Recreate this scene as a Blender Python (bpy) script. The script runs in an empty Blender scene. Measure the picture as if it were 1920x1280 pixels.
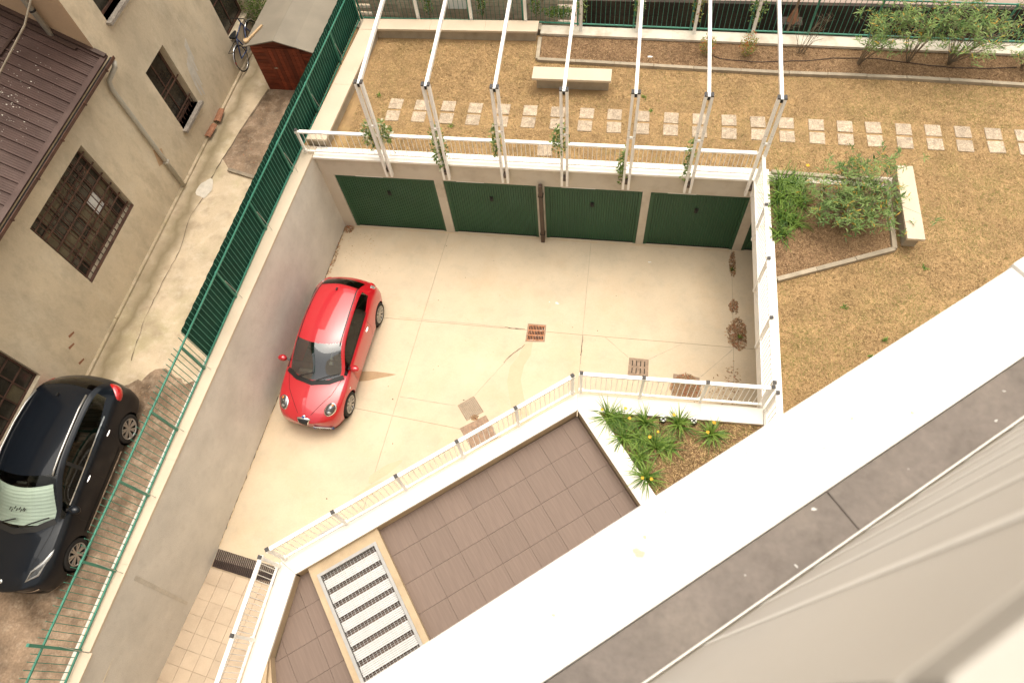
import bpy, bmesh, math, random
import numpy as np
from mathutils import Vector, Matrix
from mathutils.bvhtree import BVHTree

random.seed(7)
rng = np.random.default_rng(7)
PI = math.pi
R = math.radians
scene = bpy.context.scene
COL = scene.collection

# ------------------------------------------------------------------ camera
cam_data = bpy.data.cameras.new("camera")
cam = bpy.data.objects.new("camera", cam_data)
COL.objects.link(cam)
cam.matrix_world = Matrix(((0.98863, -0.08305, 0.12536, 7.2932),
                           (0.13140, 0.88248, -0.45162, -11.0152),
                           (-0.07312, 0.46296, 0.88336, 15.2230),
                           (0, 0, 0, 1)))
cam_data.sensor_width = 36
cam_data.lens = 24
cam_data.clip_start = 0.02
cam_data.clip_end = 500
cam_data.dof.use_dof = True
cam_data.dof.focus_distance = 15.5
cam_data.dof.aperture_fstop = 4.5
scene.camera = cam

# ------------------------------------------------------------------ sky, sun, exposure
SUN_EL, SUN_AZ = R(77), R(18)          # azimuth clockwise from +Y
world = bpy.data.worlds.new("World")
scene.world = world
world.use_nodes = True
wn = world.node_tree.nodes
wl = world.node_tree.links
bg = wn["Background"]
sky = wn.new("ShaderNodeTexSky")
sky.sky_type = 'NISHITA'
sky.sun_disc = False
sky.sun_elevation = SUN_EL
sky.sun_rotation = SUN_AZ
sky.air_density = 1.0
sky.dust_density = 6.0
sky.ozone_density = 0.5
hs = wn.new("ShaderNodeHueSaturation")
hs.inputs["Saturation"].default_value = 0.25
wl.new(sky.outputs[0], hs.inputs["Color"])
tint = wn.new("ShaderNodeMix")
tint.data_type = 'RGBA'
tint.blend_type = 'MULTIPLY'
tint.inputs[0].default_value = 1.0
tint.inputs[7].default_value = (1.0, 0.955, 0.87, 1)
wl.new(hs.outputs[0], tint.inputs[6])
wl.new(tint.outputs[2], bg.inputs[0])
bg.inputs[1].default_value = 0.13
sun_d = bpy.data.lights.new("sun", 'SUN')
sun_d.energy = 0.8
sun_d.angle = R(75)
sun_d.color = (1.0, 0.94, 0.84)
sun = bpy.data.objects.new("sun", sun_d)
COL.objects.link(sun)
sdir = Vector((math.sin(SUN_AZ) * math.cos(SUN_EL), math.cos(SUN_AZ) * math.cos(SUN_EL), math.sin(SUN_EL)))
sun.rotation_euler = sdir.to_track_quat('Z', 'Y').to_euler()
sun.location = sdir * 60
vs = scene.view_settings
vs.view_transform = 'Standard'
vs.look = 'None'
vs.exposure = 1.03
vs.gamma = 1.0
scene.cycles.use_denoising = True
scene.cycles.max_bounces = 6
scene.cycles.caustics_reflective = False
scene.cycles.caustics_refractive = False

# ------------------------------------------------------------------ materials
def nmat(name):
    m = bpy.data.materials.new(name)
    m.use_nodes = True
    return m, m.node_tree.nodes, m.node_tree.links, m.node_tree.nodes["Principled BSDF"]

def P(name, col, rough=0.7, var=0.12, scale=3.0, fine=40.0, bump=0.0, spec=0.3, metal=0.0,
      stain=None, stain_scale=0.8, stain_amt=0.5, rand=0.0, stretch=None, detail=6.0, coat=0.0, obj=False):
    """procedural colour: large and fine noise, optional stain colour, optional per-object tone"""
    m, n, l, b = nmat(name)
    b.inputs["Roughness"].default_value = rough
    b.inputs["Metallic"].default_value = metal
    b.inputs["Specular IOR Level"].default_value = spec
    b.inputs["Coat Weight"].default_value = coat
    b.inputs["Coat Roughness"].default_value = 0.02
    b.inputs["Coat IOR"].default_value = 1.7
    geo = n.new("ShaderNodeNewGeometry")
    src = geo.outputs["Position"]
    if obj:
        src = n.new("ShaderNodeTexCoord").outputs["Object"]
    if stretch:
        mp = n.new("ShaderNodeMapping")
        mp.inputs["Scale"].default_value = stretch
        l.new(src, mp.inputs["Vector"])
        src = mp.outputs[0]
    n1 = n.new("ShaderNodeTexNoise"); n1.inputs["Scale"].default_value = scale; n1.inputs["Detail"].default_value = detail
    n2 = n.new("ShaderNodeTexNoise"); n2.inputs["Scale"].default_value = fine; n2.inputs["Detail"].default_value = 4
    l.new(src, n1.inputs["Vector"]); l.new(src, n2.inputs["Vector"])
    mr = n.new("ShaderNodeMapRange"); mr.inputs[1].default_value = 0.3; mr.inputs[2].default_value = 0.7
    mr.inputs[3].default_value = 1 - var; mr.inputs[4].default_value = 1 + var
    l.new(n1.outputs[0], mr.inputs[0])
    mr2 = n.new("ShaderNodeMapRange"); mr2.inputs[1].default_value = 0.3; mr2.inputs[2].default_value = 0.7
    mr2.inputs[3].default_value = 1 - var * .6; mr2.inputs[4].default_value = 1 + var * .6
    l.new(n2.outputs[0], mr2.inputs[0])
    mul = n.new("ShaderNodeMath"); mul.operation = 'MULTIPLY'
    l.new(mr.outputs[0], mul.inputs[0]); l.new(mr2.outputs[0], mul.inputs[1])
    fac = mul.outputs[0]
    if rand:
        oi = n.new("ShaderNodeObjectInfo")
        mr3 = n.new("ShaderNodeMapRange"); mr3.inputs[3].default_value = 1 - rand; mr3.inputs[4].default_value = 1 + rand
        l.new(oi.outputs["Random"], mr3.inputs[0])
        m2 = n.new("ShaderNodeMath"); m2.operation = 'MULTIPLY'
        l.new(fac, m2.inputs[0]); l.new(mr3.outputs[0], m2.inputs[1]); fac = m2.outputs[0]
    cur = None
    if stain:
        stains = stain if isinstance(stain[0], (tuple, list)) else [(stain, stain_scale, stain_amt)]
        c0 = n.new("ShaderNodeRGB"); c0.outputs[0].default_value = (*col, 1)
        cur = c0.outputs[0]
        for i, (sc, ss, sa) in enumerate(stains):
            ns = n.new("ShaderNodeTexNoise"); ns.inputs["Scale"].default_value = ss; ns.inputs["Detail"].default_value = 8
            ns.inputs["Roughness"].default_value = 0.62
            off = n.new("ShaderNodeVectorMath"); off.operation = 'ADD'; off.inputs[1].default_value = (13.1 * (i + 1), 7.7 * i, 3.3 * i)
            l.new(src, off.inputs[0]); l.new(off.outputs[0], ns.inputs["Vector"])
            ms = n.new("ShaderNodeMapRange"); ms.inputs[1].default_value = 0.5; ms.inputs[2].default_value = 0.68
            ms.inputs[4].default_value = sa
            l.new(ns.outputs[0], ms.inputs[0])
            mx = n.new("ShaderNodeMix"); mx.data_type = 'RGBA'
            l.new(ms.outputs[0], mx.inputs[0]); l.new(cur, mx.inputs[6]); mx.inputs[7].default_value = (*sc, 1)
            cur = mx.outputs[2]
    sc_ = n.new("ShaderNodeVectorMath"); sc_.operation = 'SCALE'
    if cur is None:
        sc_.inputs[0].default_value = col
    else:
        l.new(cur, sc_.inputs[0])
    l.new(fac, sc_.inputs["Scale"])
    l.new(sc_.outputs[0], b.inputs["Base Color"])
    if bump:
        bp = n.new("ShaderNodeBump"); bp.inputs["Strength"].default_value = bump; bp.inputs["Distance"].default_value = 0.02
        l.new(n2.outputs[0], bp.inputs["Height"]); l.new(bp.outputs[0], b.inputs["Normal"])
    return m

def leafmat(name, c0, c1, rough=0.5, c2=None):
    """colour per leaf from the 'tone' attribute, a little translucency"""
    m, n, l, b = nmat(name)
    at = n.new("ShaderNodeAttribute"); at.attribute_name = "tone"
    cr = n.new("ShaderNodeValToRGB")
    cr.color_ramp.elements[0].color = (*c0, 1); cr.color_ramp.elements[1].color = (*c1, 1)
    if c2:
        cr.color_ramp.elements[1].position = 0.86
        e = cr.color_ramp.elements.new(0.95); e.color = (*c2, 1)
    l.new(at.outputs["Fac"], cr.inputs[0])
    l.new(cr.outputs[0], b.inputs["Base Color"])
    b.inputs["Roughness"].default_value = rough
    b.inputs["Specular IOR Level"].default_value = 0.3
    tr = n.new("ShaderNodeBsdfTranslucent"); l.new(cr.outputs[0], tr.inputs[0])
    mx = n.new("ShaderNodeMixShader"); mx.inputs[0].default_value = 0.25
    l.new(b.outputs[0], mx.inputs[1]); l.new(tr.outputs[0], mx.inputs[2])
    l.new(mx.outputs[0], n["Material Output"].inputs[0])
    return m

def glassmat(name, tint=(0.5, 0.55, 0.5), clear=0.7, ior=1.5):
    m, n, l, b = nmat(name)
    n.remove(b)
    tr = n.new("ShaderNodeBsdfTransparent"); tr.inputs[0].default_value = (tint[0] * clear, tint[1] * clear, tint[2] * clear, 1)
    gl = n.new("ShaderNodeBsdfGlossy"); gl.inputs["Roughness"].default_value = 0.02
    fr = n.new("ShaderNodeFresnel"); fr.inputs[0].default_value = ior
    mx = n.new("ShaderNodeMixShader")
    l.new(fr.outputs[0], mx.inputs[0]); l.new(tr.outputs[0], mx.inputs[1]); l.new(gl.outputs[0], mx.inputs[2])
    l.new(mx.outputs[0], n["Material Output"].inputs[0])
    return m

def pebble(name, col):
    m, n, l, b = nmat(name)
    geo = n.new("ShaderNodeNewGeometry"); oi = n.new("ShaderNodeObjectInfo")
    vo = n.new("ShaderNodeTexVoronoi"); vo.inputs["Scale"].default_value = 42
    l.new(geo.outputs["Position"], vo.inputs["Vector"])
    nz = n.new("ShaderNodeTexNoise"); nz.inputs["Scale"].default_value = 7; nz.inputs["Detail"].default_value = 6
    l.new(geo.outputs["Position"], nz.inputs["Vector"])
    bw = n.new("ShaderNodeRGBToBW"); l.new(vo.outputs["Color"], bw.inputs[0])
    a = n.new("ShaderNodeMapRange"); a.inputs[3].default_value = .62; a.inputs[4].default_value = 1.25; l.new(bw.outputs[0], a.inputs[0])
    c = n.new("ShaderNodeMapRange"); c.inputs[1].default_value = .3; c.inputs[2].default_value = .7; c.inputs[3].default_value = .72; c.inputs[4].default_value = 1.12; l.new(nz.outputs[0], c.inputs[0])
    d = n.new("ShaderNodeMapRange"); d.inputs[3].default_value = .84; d.inputs[4].default_value = 1.1; l.new(oi.outputs["Random"], d.inputs[0])
    m1 = n.new("ShaderNodeMath"); m1.operation = 'MULTIPLY'; l.new(a.outputs[0], m1.inputs[0]); l.new(c.outputs[0], m1.inputs[1])
    m2 = n.new("ShaderNodeMath"); m2.operation = 'MULTIPLY'; l.new(m1.outputs[0], m2.inputs[0]); l.new(d.outputs[0], m2.inputs[1])
    sc = n.new("ShaderNodeVectorMath"); sc.operation = 'SCALE'; sc.inputs[0].default_value = col; l.new(m2.outputs[0], sc.inputs["Scale"])
    l.new(sc.outputs[0], b.inputs["Base Color"]); b.inputs["Roughness"].default_value = .85
    bp = n.new("ShaderNodeBump"); bp.inputs["Strength"].default_value = .7; bp.inputs["Distance"].default_value = .01
    l.new(vo.outputs["Distance"], bp.inputs["Height"]); l.new(bp.outputs[0], b.inputs["Normal"])
    return m

def damp_band(m, slope, off, width, col, amt):
    """long damp stain along a line x = slope*y - off in a P() material"""
    n, l = m.node_tree.nodes, m.node_tree.links
    b = n["Principled BSDF"]
    src = b.inputs["Base Color"].links[0].from_socket
    geo = n.new("ShaderNodeNewGeometry"); sx = n.new("ShaderNodeSeparateXYZ"); l.new(geo.outputs["Position"], sx.inputs[0])
    nz = n.new("ShaderNodeTexNoise"); nz.inputs["Scale"].default_value = 1.6; nz.inputs["Detail"].default_value = 7; l.new(geo.outputs["Position"], nz.inputs["Vector"])
    f1 = n.new("ShaderNodeMath"); f1.operation = 'MULTIPLY_ADD'; l.new(sx.outputs[1], f1.inputs[0]); f1.inputs[1].default_value = -slope; f1.inputs[2].default_value = off
    f2 = n.new("ShaderNodeMath"); l.new(sx.outputs[0], f2.inputs[0]); l.new(f1.outputs[0], f2.inputs[1])
    f3 = n.new("ShaderNodeMath"); f3.operation = 'MULTIPLY_ADD'; l.new(nz.outputs[0], f3.inputs[0]); f3.inputs[1].default_value = .7; f3.inputs[2].default_value = -.35
    f4 = n.new("ShaderNodeMath"); l.new(f2.outputs[0], f4.inputs[0]); l.new(f3.outputs[0], f4.inputs[1])
    f5 = n.new("ShaderNodeMath"); f5.operation = 'ABSOLUTE'; l.new(f4.outputs[0], f5.inputs[0])
    mr = n.new("ShaderNodeMapRange"); mr.inputs[1].default_value = 0; mr.inputs[2].default_value = width; mr.inputs[3].default_value = amt; mr.inputs[4].default_value = 0
    l.new(f5.outputs[0], mr.inputs[0])
    mx = n.new("ShaderNodeMix"); mx.data_type = 'RGBA'; l.new(mr.outputs[0], mx.inputs[0]); l.new(src, mx.inputs[6]); mx.inputs[7].default_value = (*col, 1)
    l.new(mx.outputs[2], b.inputs["Base Color"])

M = {}
M['floor'] = P('courtyard concrete', (0.575, 0.467, 0.33), 0.75, 0.05, 0.9, 25, 0.05,
               stain=[((0.48, 0.41, 0.30), 0.55, 0.55), ((0.52, 0.37, 0.22), 0.9, 0.30), ((0.38, 0.33, 0.25), 3.2, 0.24), ((0.64, 0.535, 0.40), 1.7, 0.25)])
M['joint'] = P('joint filler', (0.35, 0.30, 0.235), 0.9, 0.2, 6, 60)
M['crack'] = P('crack', (0.12, 0.09, 0.06), 0.95, 0.3, 6, 60)
M['stain'] = P('dried wet patch', (0.36, 0.245, 0.135), 0.55, 0.10, 3, 30)
M['stain_soft'] = P('faint rust stain', (0.545, 0.42, 0.28), 0.75, 0.05, 3, 30)
M['wall'] = P('taupe plaster', (0.64, 0.605, 0.54), 0.85, 0.07, 1.5, 60, 0.5,
              stain=[((0.57, 0.535, 0.47), 0.7, 0.7), ((0.70, 0.66, 0.59), 2.4, 0.5), ((0.52, 0.48, 0.42), 6.0, 0.3)])
M['wall_damp'] = P('damp plaster', (0.53, 0.49, 0.42), 0.8, 0.14, 4, 40)
M['offwhite'] = P('weathered off white wall', (0.62, 0.56, 0.46), 0.75, 0.06, 3, 50, stain=(0.42, 0.32, 0.22), stain_scale=2.2, stain_amt=0.6)
M['rib'] = P('lit-tone cladding rib', (0.84, 0.80, 0.73), 0.45, 0.02, 3, 40)  # light caught on the folded panel edges is put into this pale colour
M['fascia'] = P('cream plaster', (0.57, 0.52, 0.435), 0.85, 0.05, 2.0, 60, 0.3, stain=(0.40, 0.34, 0.26), stain_scale=1.2, stain_amt=0.6)
M['coping'] = P('white coping stone', (0.86, 0.82, 0.75), 0.6, 0.03, 2.0, 60, 0.0, stain=(0.72, 0.64, 0.52), stain_scale=1.6, stain_amt=0.4)
M['cream_coping'] = P('cream coping stone', (0.58, 0.48, 0.36), 0.7, 0.05, 1.5, 60, 0.05, stain=(0.54, 0.43, 0.31), stain_scale=0.9, stain_amt=0.6)
M['bench_base'] = P('grey cast concrete', (0.37, 0.315, 0.235), 0.85, 0.10, 4, 50, 0.2, stain=(0.25, 0.21, 0.15), stain_scale=2.5, stain_amt=0.6)
M['concrete'] = P('tan concrete', (0.46, 0.35, 0.225), 0.8, 0.09, 3, 60, 0.1, stain=(0.36, 0.26, 0.16), stain_scale=1.6, stain_amt=0.5)
M['ramp_joint'] = P('ramp joint', (0.40, 0.31, 0.215), 0.9, 0.1, 5, 50)
M['kerb'] = P('kerb concrete', (0.33, 0.275, 0.20), 0.9, 0.14, 5, 60, 0.2, rand=0.10)
M['white_metal'] = P('white painted steel', (0.86, 0.835, 0.78), 0.35, 0.03, 4, 50, spec=0.5)
M['grey_cap'] = P('grey plastic cap', (0.055, 0.05, 0.048), 0.5, 0.08, 8, 60)
M['black'] = P('black plastic', (0.02, 0.02, 0.02), 0.5, 0.1, 8, 60)
M['door'] = P('green painted door', (0.026, 0.090, 0.044), 0.45, 0.08, 1.2, 30, spec=0.4, stain=(0.034, 0.10, 0.06), stain_scale=1.3, stain_amt=0.5)
M['fence'] = P('green fence paint', (0.05, 0.21, 0.145), 0.4, 0.12, 5, 50, spec=0.4)
M['screen'] = P('dark green screen sheet', (0.012, 0.056, 0.038), 0.75, 0.15, 2.5, 30, spec=0.12)
M['brown_metal'] = P('brown downpipe', (0.085, 0.06, 0.045), 0.45, 0.10, 4, 40)
M['rust'] = P('rusty iron', (0.085, 0.045, 0.032), 0.7, 0.25, 6, 60, 0.1, stain=(0.16, 0.07, 0.035), stain_scale=5, stain_amt=0.5)
M['steel'] = P('galvanised steel', (0.62, 0.615, 0.595), 0.45, 0.07, 8, 60, metal=0.0, spec=0.5)
M['steel_frame'] = P('galvanised frame', (0.36, 0.35, 0.335), 0.5, 0.08, 8, 60)
M['dark_steel'] = P('dark grating', (0.055, 0.032, 0.024), 0.6, 0.25, 6, 50)
M['tile_joint'] = P('tile joint', (0.10, 0.072, 0.057), 0.9, 0.1, 5, 50)
M['slat'] = P('grey louvre slat', (0.56, 0.555, 0.54), 0.5, 0.06, 8, 60)
M['cap'] = P('parapet cap', (0.42, 0.385, 0.335), 0.5, 0.03, 8, 60)
M['tile'] = P('brown decking tile', (0.185, 0.132, 0.104), 0.6, 0.10, 1.2, 4, 0.15, rand=0.05, stretch=(22, 0.8, 1), obj=True)
M['ramp_tile'] = P('beige ramp tile', (0.48, 0.375, 0.27), 0.7, 0.06, 3, 40, rand=0.06, stain=(0.41, 0.31, 0.215), stain_scale=1.6, stain_amt=0.4)
M['paver'] = pebble('washed pebble paver', (0.49, 0.385, 0.275))
M['soil'] = P('dry soil', (0.27, 0.165, 0.09), 0.95, 0.25, 6, 50, 0.5, stain=(0.11, 0.065, 0.035), stain_scale=2.5, stain_amt=0.5)
M['lawn'] = P('dry lawn ground', (0.34, 0.22, 0.105), 0.95, 0.2, 2.5, 60, 0.5, stain=(0.25, 0.175, 0.07), stain_scale=1.3, stain_amt=0.6)
M['alley'] = P('old alley cement', (0.51, 0.41, 0.285), 0.85, 0.10, 1.5, 40, 0.2,
               stain=[((0.44, 0.35, 0.235), 0.5, 0.8), ((0.36, 0.31, 0.17), 0.9, 0.6), ((0.28, 0.21, 0.14), 2.4, 0.5), ((0.66, 0.56, 0.43), 3.6, 0.4)])
damp_band(M['alley'], .049, 3.28, .38, (0.19, 0.15, 0.085), .85)
M['alley_rough'] = P('rough dirty concrete', (0.235, 0.165, 0.11), 0.95, 0.30, 3, 26, 0.6,
               stain=[((0.115, 0.075, 0.045), 1.0, 0.85), ((0.36, 0.28, 0.20), 5.0, 0.6)])
M['plaster'] = P('aged beige plaster', (0.58, 0.48, 0.34), 0.9, 0.07, 1.2, 40, 0.25,
               stain=[((0.48, 0.40, 0.29), 0.5, 0.8), ((0.65, 0.56, 0.42), 1.7, 0.6), ((0.37, 0.31, 0.22), 2.6, 0.5), ((0.38, 0.32, 0.22), 7.0, 0.3)], stretch=(1, 1, 0.55))
M['plaster_orange'] = P('ochre plaster', (0.47, 0.31, 0.185), 0.9, 0.06, 1.2, 40, 0.2, stain=(0.37, 0.255, 0.16), stain_scale=1.0, stain_amt=0.5)
M['paint_patch'] = P('white filler', (0.54, 0.49, 0.41), 0.85, 0.12, 6, 60, 0.2)
M['roof_metal'] = P('brown roof sheet', (0.072, 0.042, 0.034), 0.55, 0.14, 2.5, 40, spec=0.2, stain=(0.11, 0.072, 0.06), stain_scale=0.7, stain_amt=0.8)
M['roof_dark'] = P('dark brown trim', (0.05, 0.028, 0.02), 0.5, 0.12, 5, 40)
M['lichen'] = P('pale lichen', (0.55, 0.50, 0.42), 0.9, 0.2, 20, 80)
M['zinc'] = P('pale painted pipe', (0.42, 0.385, 0.32), 0.5, 0.10, 5, 40, spec=0.4)
M['pane'] = P('dark dusty window pane', (0.035, 0.030, 0.022), 0.22, 0.35, 3, 20, spec=0.5)
M['pane_olive'] = P('pale olive pane', (0.105, 0.085, 0.05), 0.3, 0.3, 4, 30, spec=0.4)  # paler olive tone, dealt out to panes at random
M['paper'] = P('matte white', (0.72, 0.70, 0.66), 0.7, 0.05, 6, 50)
M['stone'] = P('weathered stone sill', (0.27, 0.235, 0.195), 0.85, 0.25, 8, 60, 0.3, stain=(0.22, 0.18, 0.15), stain_scale=6, stain_amt=0.7)
M['terracotta'] = P('terracotta', (0.27, 0.125, 0.07), 0.85, 0.2, 8, 60, 0.2)
M['shed_wood'] = P('red brown shed boards', (0.165, 0.034, 0.014), 0.6, 0.25, 5, 40, rand=0.4, stretch=(1, 1, 3))
M['shed_felt'] = P('grey roof felt', (0.235, 0.205, 0.16), 0.9, 0.08, 2, 80, 0.2, rand=0.06)
M['bare_wood'] = P('bare timber', (0.52, 0.36, 0.20), 0.75, 0.15, 6, 40, stretch=(1, 6, 1))
M['grey_wood'] = P('grey weathered timber', (0.25, 0.205, 0.15), 0.9, 0.2, 6, 40)
M['facade'] = P('white render', (0.72, 0.66, 0.57), 0.7, 0.03, 1.5, 50, stain=(0.66, 0.59, 0.49), stain_scale=1, stain_amt=0.4)
M['ledge'] = P('white ledge slab', (0.90, 0.87, 0.82), 0.55, 0.02, 2, 40, stain=(0.78, 0.71, 0.60), stain_scale=9, stain_amt=0.35)
M['ledge_grey'] = P('grey stone strip', (0.19, 0.16, 0.138), 0.6, 0.16, 7, 60, 0.1, stain=[((0.225, 0.19, 0.16), 5, 0.6), ((0.12, 0.10, 0.085), 11, 0.5)])
M['cladding'] = P('cream cladding sheet', (0.55, 0.50, 0.435), 0.4, 0.02, 3, 40, spec=0.4)
M['block'] = P('grey block wall', (0.46, 0.395, 0.30), 0.9, 0.15, 5, 40, 0.2, rand=0.12)
M['darkwall'] = P('dark brown wall', (0.035, 0.027, 0.02), 0.9, 0.35, 1.2, 20, 0.2, stain=(0.06, 0.04, 0.025), stain_scale=1.5, stain_amt=0.6)  # near-black brown carries the shade of the space behind the back fence
M['street'] = P('pinkish street paving', (0.33, 0.25, 0.205), 0.85, 0.10, 3, 40)
M['ground'] = P('ground', (0.22, 0.18, 0.13), 0.95, 0.15, 1, 20)
M['chrome'] = P('chrome', (0.75, 0.75, 0.75), 0.12, 0.02, 5, 30, metal=1.0)
M['alloy'] = P('alloy rim', (0.52, 0.50, 0.47), 0.3, 0.04, 8, 40, metal=0.8)
M['tyre'] = P('tyre rubber', (0.025, 0.023, 0.021), 0.8, 0.1, 20, 80)
M['liner'] = P('wheel well', (0.012, 0.012, 0.012), 0.9, 0.1, 10, 60)
M['red_paint'] = P('red car paint', (0.44, 0.002, 0.011), 0.35, 0.02, 2, 30, spec=0.5, coat=1.0)
M['navy_paint'] = P('navy car paint', (0.0045, 0.0065, 0.010), 0.28, 0.05, 2, 30, spec=0.2, coat=0.3)
M['trim'] = P('black trim', (0.018, 0.017, 0.016), 0.4, 0.1, 8, 50)
M['glass'] = glassmat('car glass', (0.86, 0.92, 0.84), 0.92, 3.0)
M['glass_clear'] = glassmat('clear car glass', (0.9, 0.97, 0.9), 0.96, 1.5)
M['glass_dark'] = glassmat('tinted car glass', (0.42, 0.44, 0.38), 0.45, 1.6)
M['lamp_glass'] = P('headlamp glass', (0.045, 0.045, 0.043), 0.08, 0.3, 30, 60, spec=0.5, coat=0.6)
M['lamp_silver'] = P('lamp reflector', (0.45, 0.45, 0.44), 0.2, 0.15, 30, 60, metal=0.6, coat=0.5)
M['amber'] = P('amber lens', (0.75, 0.20, 0.02), 0.2, 0.05, 10, 30, coat=1.0)
M['red_lens'] = P('red lens', (0.45, 0.01, 0.012), 0.15, 0.05, 10, 30, coat=1.0)
M['plate'] = P('plate white', (0.72, 0.72, 0.70), 0.4, 0.05, 20, 60)
M['plate_blue'] = P('plate blue', (0.02, 0.06, 0.30), 0.4, 0.05, 20, 60)
M['seat'] = P('grey seat cloth', (0.08, 0.075, 0.065), 0.9, 0.1, 10, 60)
M['sunshade'] = P('silver sunshade', (0.80, 0.84, 0.78), 0.45, 0.04, 3, 40, metal=0.15)
M['bike_blue'] = P('blue bicycle paint', (0.02, 0.04, 0.12), 0.35, 0.05, 8, 40, coat=0.5)
M['yellow'] = leafmat('yellow petals', (0.80, 0.42, 0.03), (0.85, 0.55, 0.06))
M['lily'] = leafmat('lily leaves', (0.04, 0.11, 0.012), (0.26, 0.38, 0.07))
M['strap'] = leafmat('strap leaves', (0.02, 0.075, 0.008), (0.24, 0.36, 0.06))
M['oleander'] = leafmat('oleander leaves', (0.055, 0.135, 0.03), (0.31, 0.41, 0.13), c2=(0.55, 0.33, 0.05))
M['vine'] = leafmat('vine leaves', (0.05, 0.11, 0.02), (0.26, 0.34, 0.09), c2=(0.62, 0.58, 0.42))
M['nandina'] = leafmat('orange green leaves', (0.10, 0.17, 0.03), (0.32, 0.26, 0.05), c2=(0.50, 0.13, 0.03))
M['shrub'] = leafmat('bright shrub leaves', (0.045, 0.10, 0.015), (0.17, 0.24, 0.04))
M['twig'] = P('twig bark', (0.20, 0.155, 0.105), 0.85, 0.15, 8, 50)
M['straw'] = leafmat('straw blades', (0.13, 0.08, 0.032), (0.74, 0.52, 0.26), 0.8, c2=(0.21, 0.21, 0.06))
M['straw_green'] = leafmat('mixed blades', (0.15, 0.11, 0.035), (0.42, 0.31, 0.12), 0.8, c2=(0.13, 0.18, 0.03))
M['mulch'] = leafmat('mulch chips', (0.12, 0.065, 0.030), (0.62, 0.42, 0.23), 0.9)
M['deadleaf'] = leafmat('dead leaves', (0.19, 0.115, 0.065), (0.52, 0.34, 0.19), 0.8, c2=(0.42, 0.14, 0.07))

# ------------------------------------------------------------------ helpers
def V3(p, z=None):
    return (p[0], p[1], p[2] if z is None else z)

class MB:
    """collects faces of one mesh in world coordinates"""
    def __init__(s): s.v = []; s.f = []
    def add(s, vs, fs):
        o = len(s.v); s.v += [tuple(p) for p in vs]; s.f += [tuple(i + o for i in f) for f in fs]; return s
    def box(s, c, d, rz=0.0, rot=None):
        hx, hy, hz = d[0] / 2, d[1] / 2, d[2] / 2
        pts = [(x, y, z) for z in (-hz, hz) for x, y in ((-hx, -hy), (hx, -hy), (hx, hy), (-hx, hy))]
        m = rot if rot is not None else Matrix.Rotation(rz, 3, 'Z')
        pts = [Vector(c) + m @ Vector(p) for p in pts]
        return s.add(pts, [(3, 2, 1, 0), (4, 5, 6, 7), (0, 1, 5, 4), (1, 2, 6, 5), (2, 3, 7, 6), (3, 0, 4, 7)])
    def prism(s, poly, z0, z1):
        n = len(poly)
        a = sum(poly[i][0] * poly[(i + 1) % n][1] - poly[(i + 1) % n][0] * poly[i][1] for i in range(n))
        if a < 0: poly = poly[::-1]
        vs = [(p[0], p[1], z0 if len(p) < 3 else p[2] + z0) for p in poly] + [(p[0], p[1], z1 if len(p) < 3 else p[2] + z1) for p in poly]
        return s.add(vs, [tuple(range(n - 1, -1, -1)), tuple(range(n, 2 * n))] + [(i, (i + 1) % n, n + (i + 1) % n, n + i) for i in range(n)])
    def beam(s, p, q, w, h, up=(0, 0, 1)):
        """rectangular bar from p to q, w across, h along up"""
        p, q = Vector(p), Vector(q); d = (q - p).normalized(); u = Vector(up)
        side = d.cross(u)
        if side.length < 1e-4: side = d.cross(Vector((0, 1, 0)))
        side.normalize(); u = side.cross(d).normalized()
        pts = []
        for e in (p, q):
            for a, b in ((-1, -1), (1, -1), (1, 1), (-1, 1)): pts.append(e + side * a * w / 2 + u * b * h / 2)
        return s.add(pts, [(0, 1, 2, 3), (7, 6, 5, 4), (0, 4, 5, 1), (1, 5, 6, 2), (2, 6, 7, 3), (3, 7, 4, 0)])
    def tube(s, pts, r, n=8, r1=None, cap=True):
        pts = [Vector(p) for p in pts]; m = len(pts); vs = []; fs = []
        ref = Vector((0, 0, 1))
        if abs((pts[-1] - pts[0]).normalized().z) > .9: ref = Vector((1, 0, 0))
        for i, p in enumerate(pts):
            d = (pts[min(i + 1, m - 1)] - pts[max(i - 1, 0)]).normalized()
            a = d.cross(ref).normalized(); b = d.cross(a)
            rr = r if r1 is None else r + (r1 - r) * i / max(1, m - 1)
            vs += [p + a * rr * math.cos(2 * PI * k / n) + b * rr * math.sin(2 * PI * k / n) for k in range(n)]
        for i in range(m - 1):
            fs += [(i * n + k, i * n + (k + 1) % n, (i + 1) * n + (k + 1) % n, (i + 1) * n + k) for k in range(n)]
        if cap: fs += [tuple(range(n - 1, -1, -1)), tuple((m - 1) * n + k for k in range(n))]
        return s.add(vs, fs)
    def lathe(s, prof, c, axis, n=24):
        """prof: list of (radius, offset along axis)"""
        ax = Vector(axis).normalized(); ref = Vector((0, 0, 1)) if abs(ax.z) < .9 else Vector((1, 0, 0))
        a = ax.cross(ref).normalized(); b = ax.cross(a); c = Vector(c); vs = []; fs = []; m = len(prof)
        for r, o in prof:
            vs += [c + ax * o + (a * math.cos(2 * PI * k / n) + b * math.sin(2 * PI * k / n)) * r for k in range(n)]
        for i in range(m - 1):
            fs += [(i * n + k, i * n + (k + 1) % n, (i + 1) * n + (k + 1) % n, (i + 1) * n + k) for k in range(n)]
        return s.add(vs, fs)
    def build(s, name, mat, parent=None, smooth=False, loc=None, bevel=0.0):
        return mk(name, s.v, s.f, mat, parent, smooth, loc, bevel)

def origin_of(o):
    return Vector((0, 0, 0)) if o is None else o.matrix_world.translation.copy()

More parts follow.
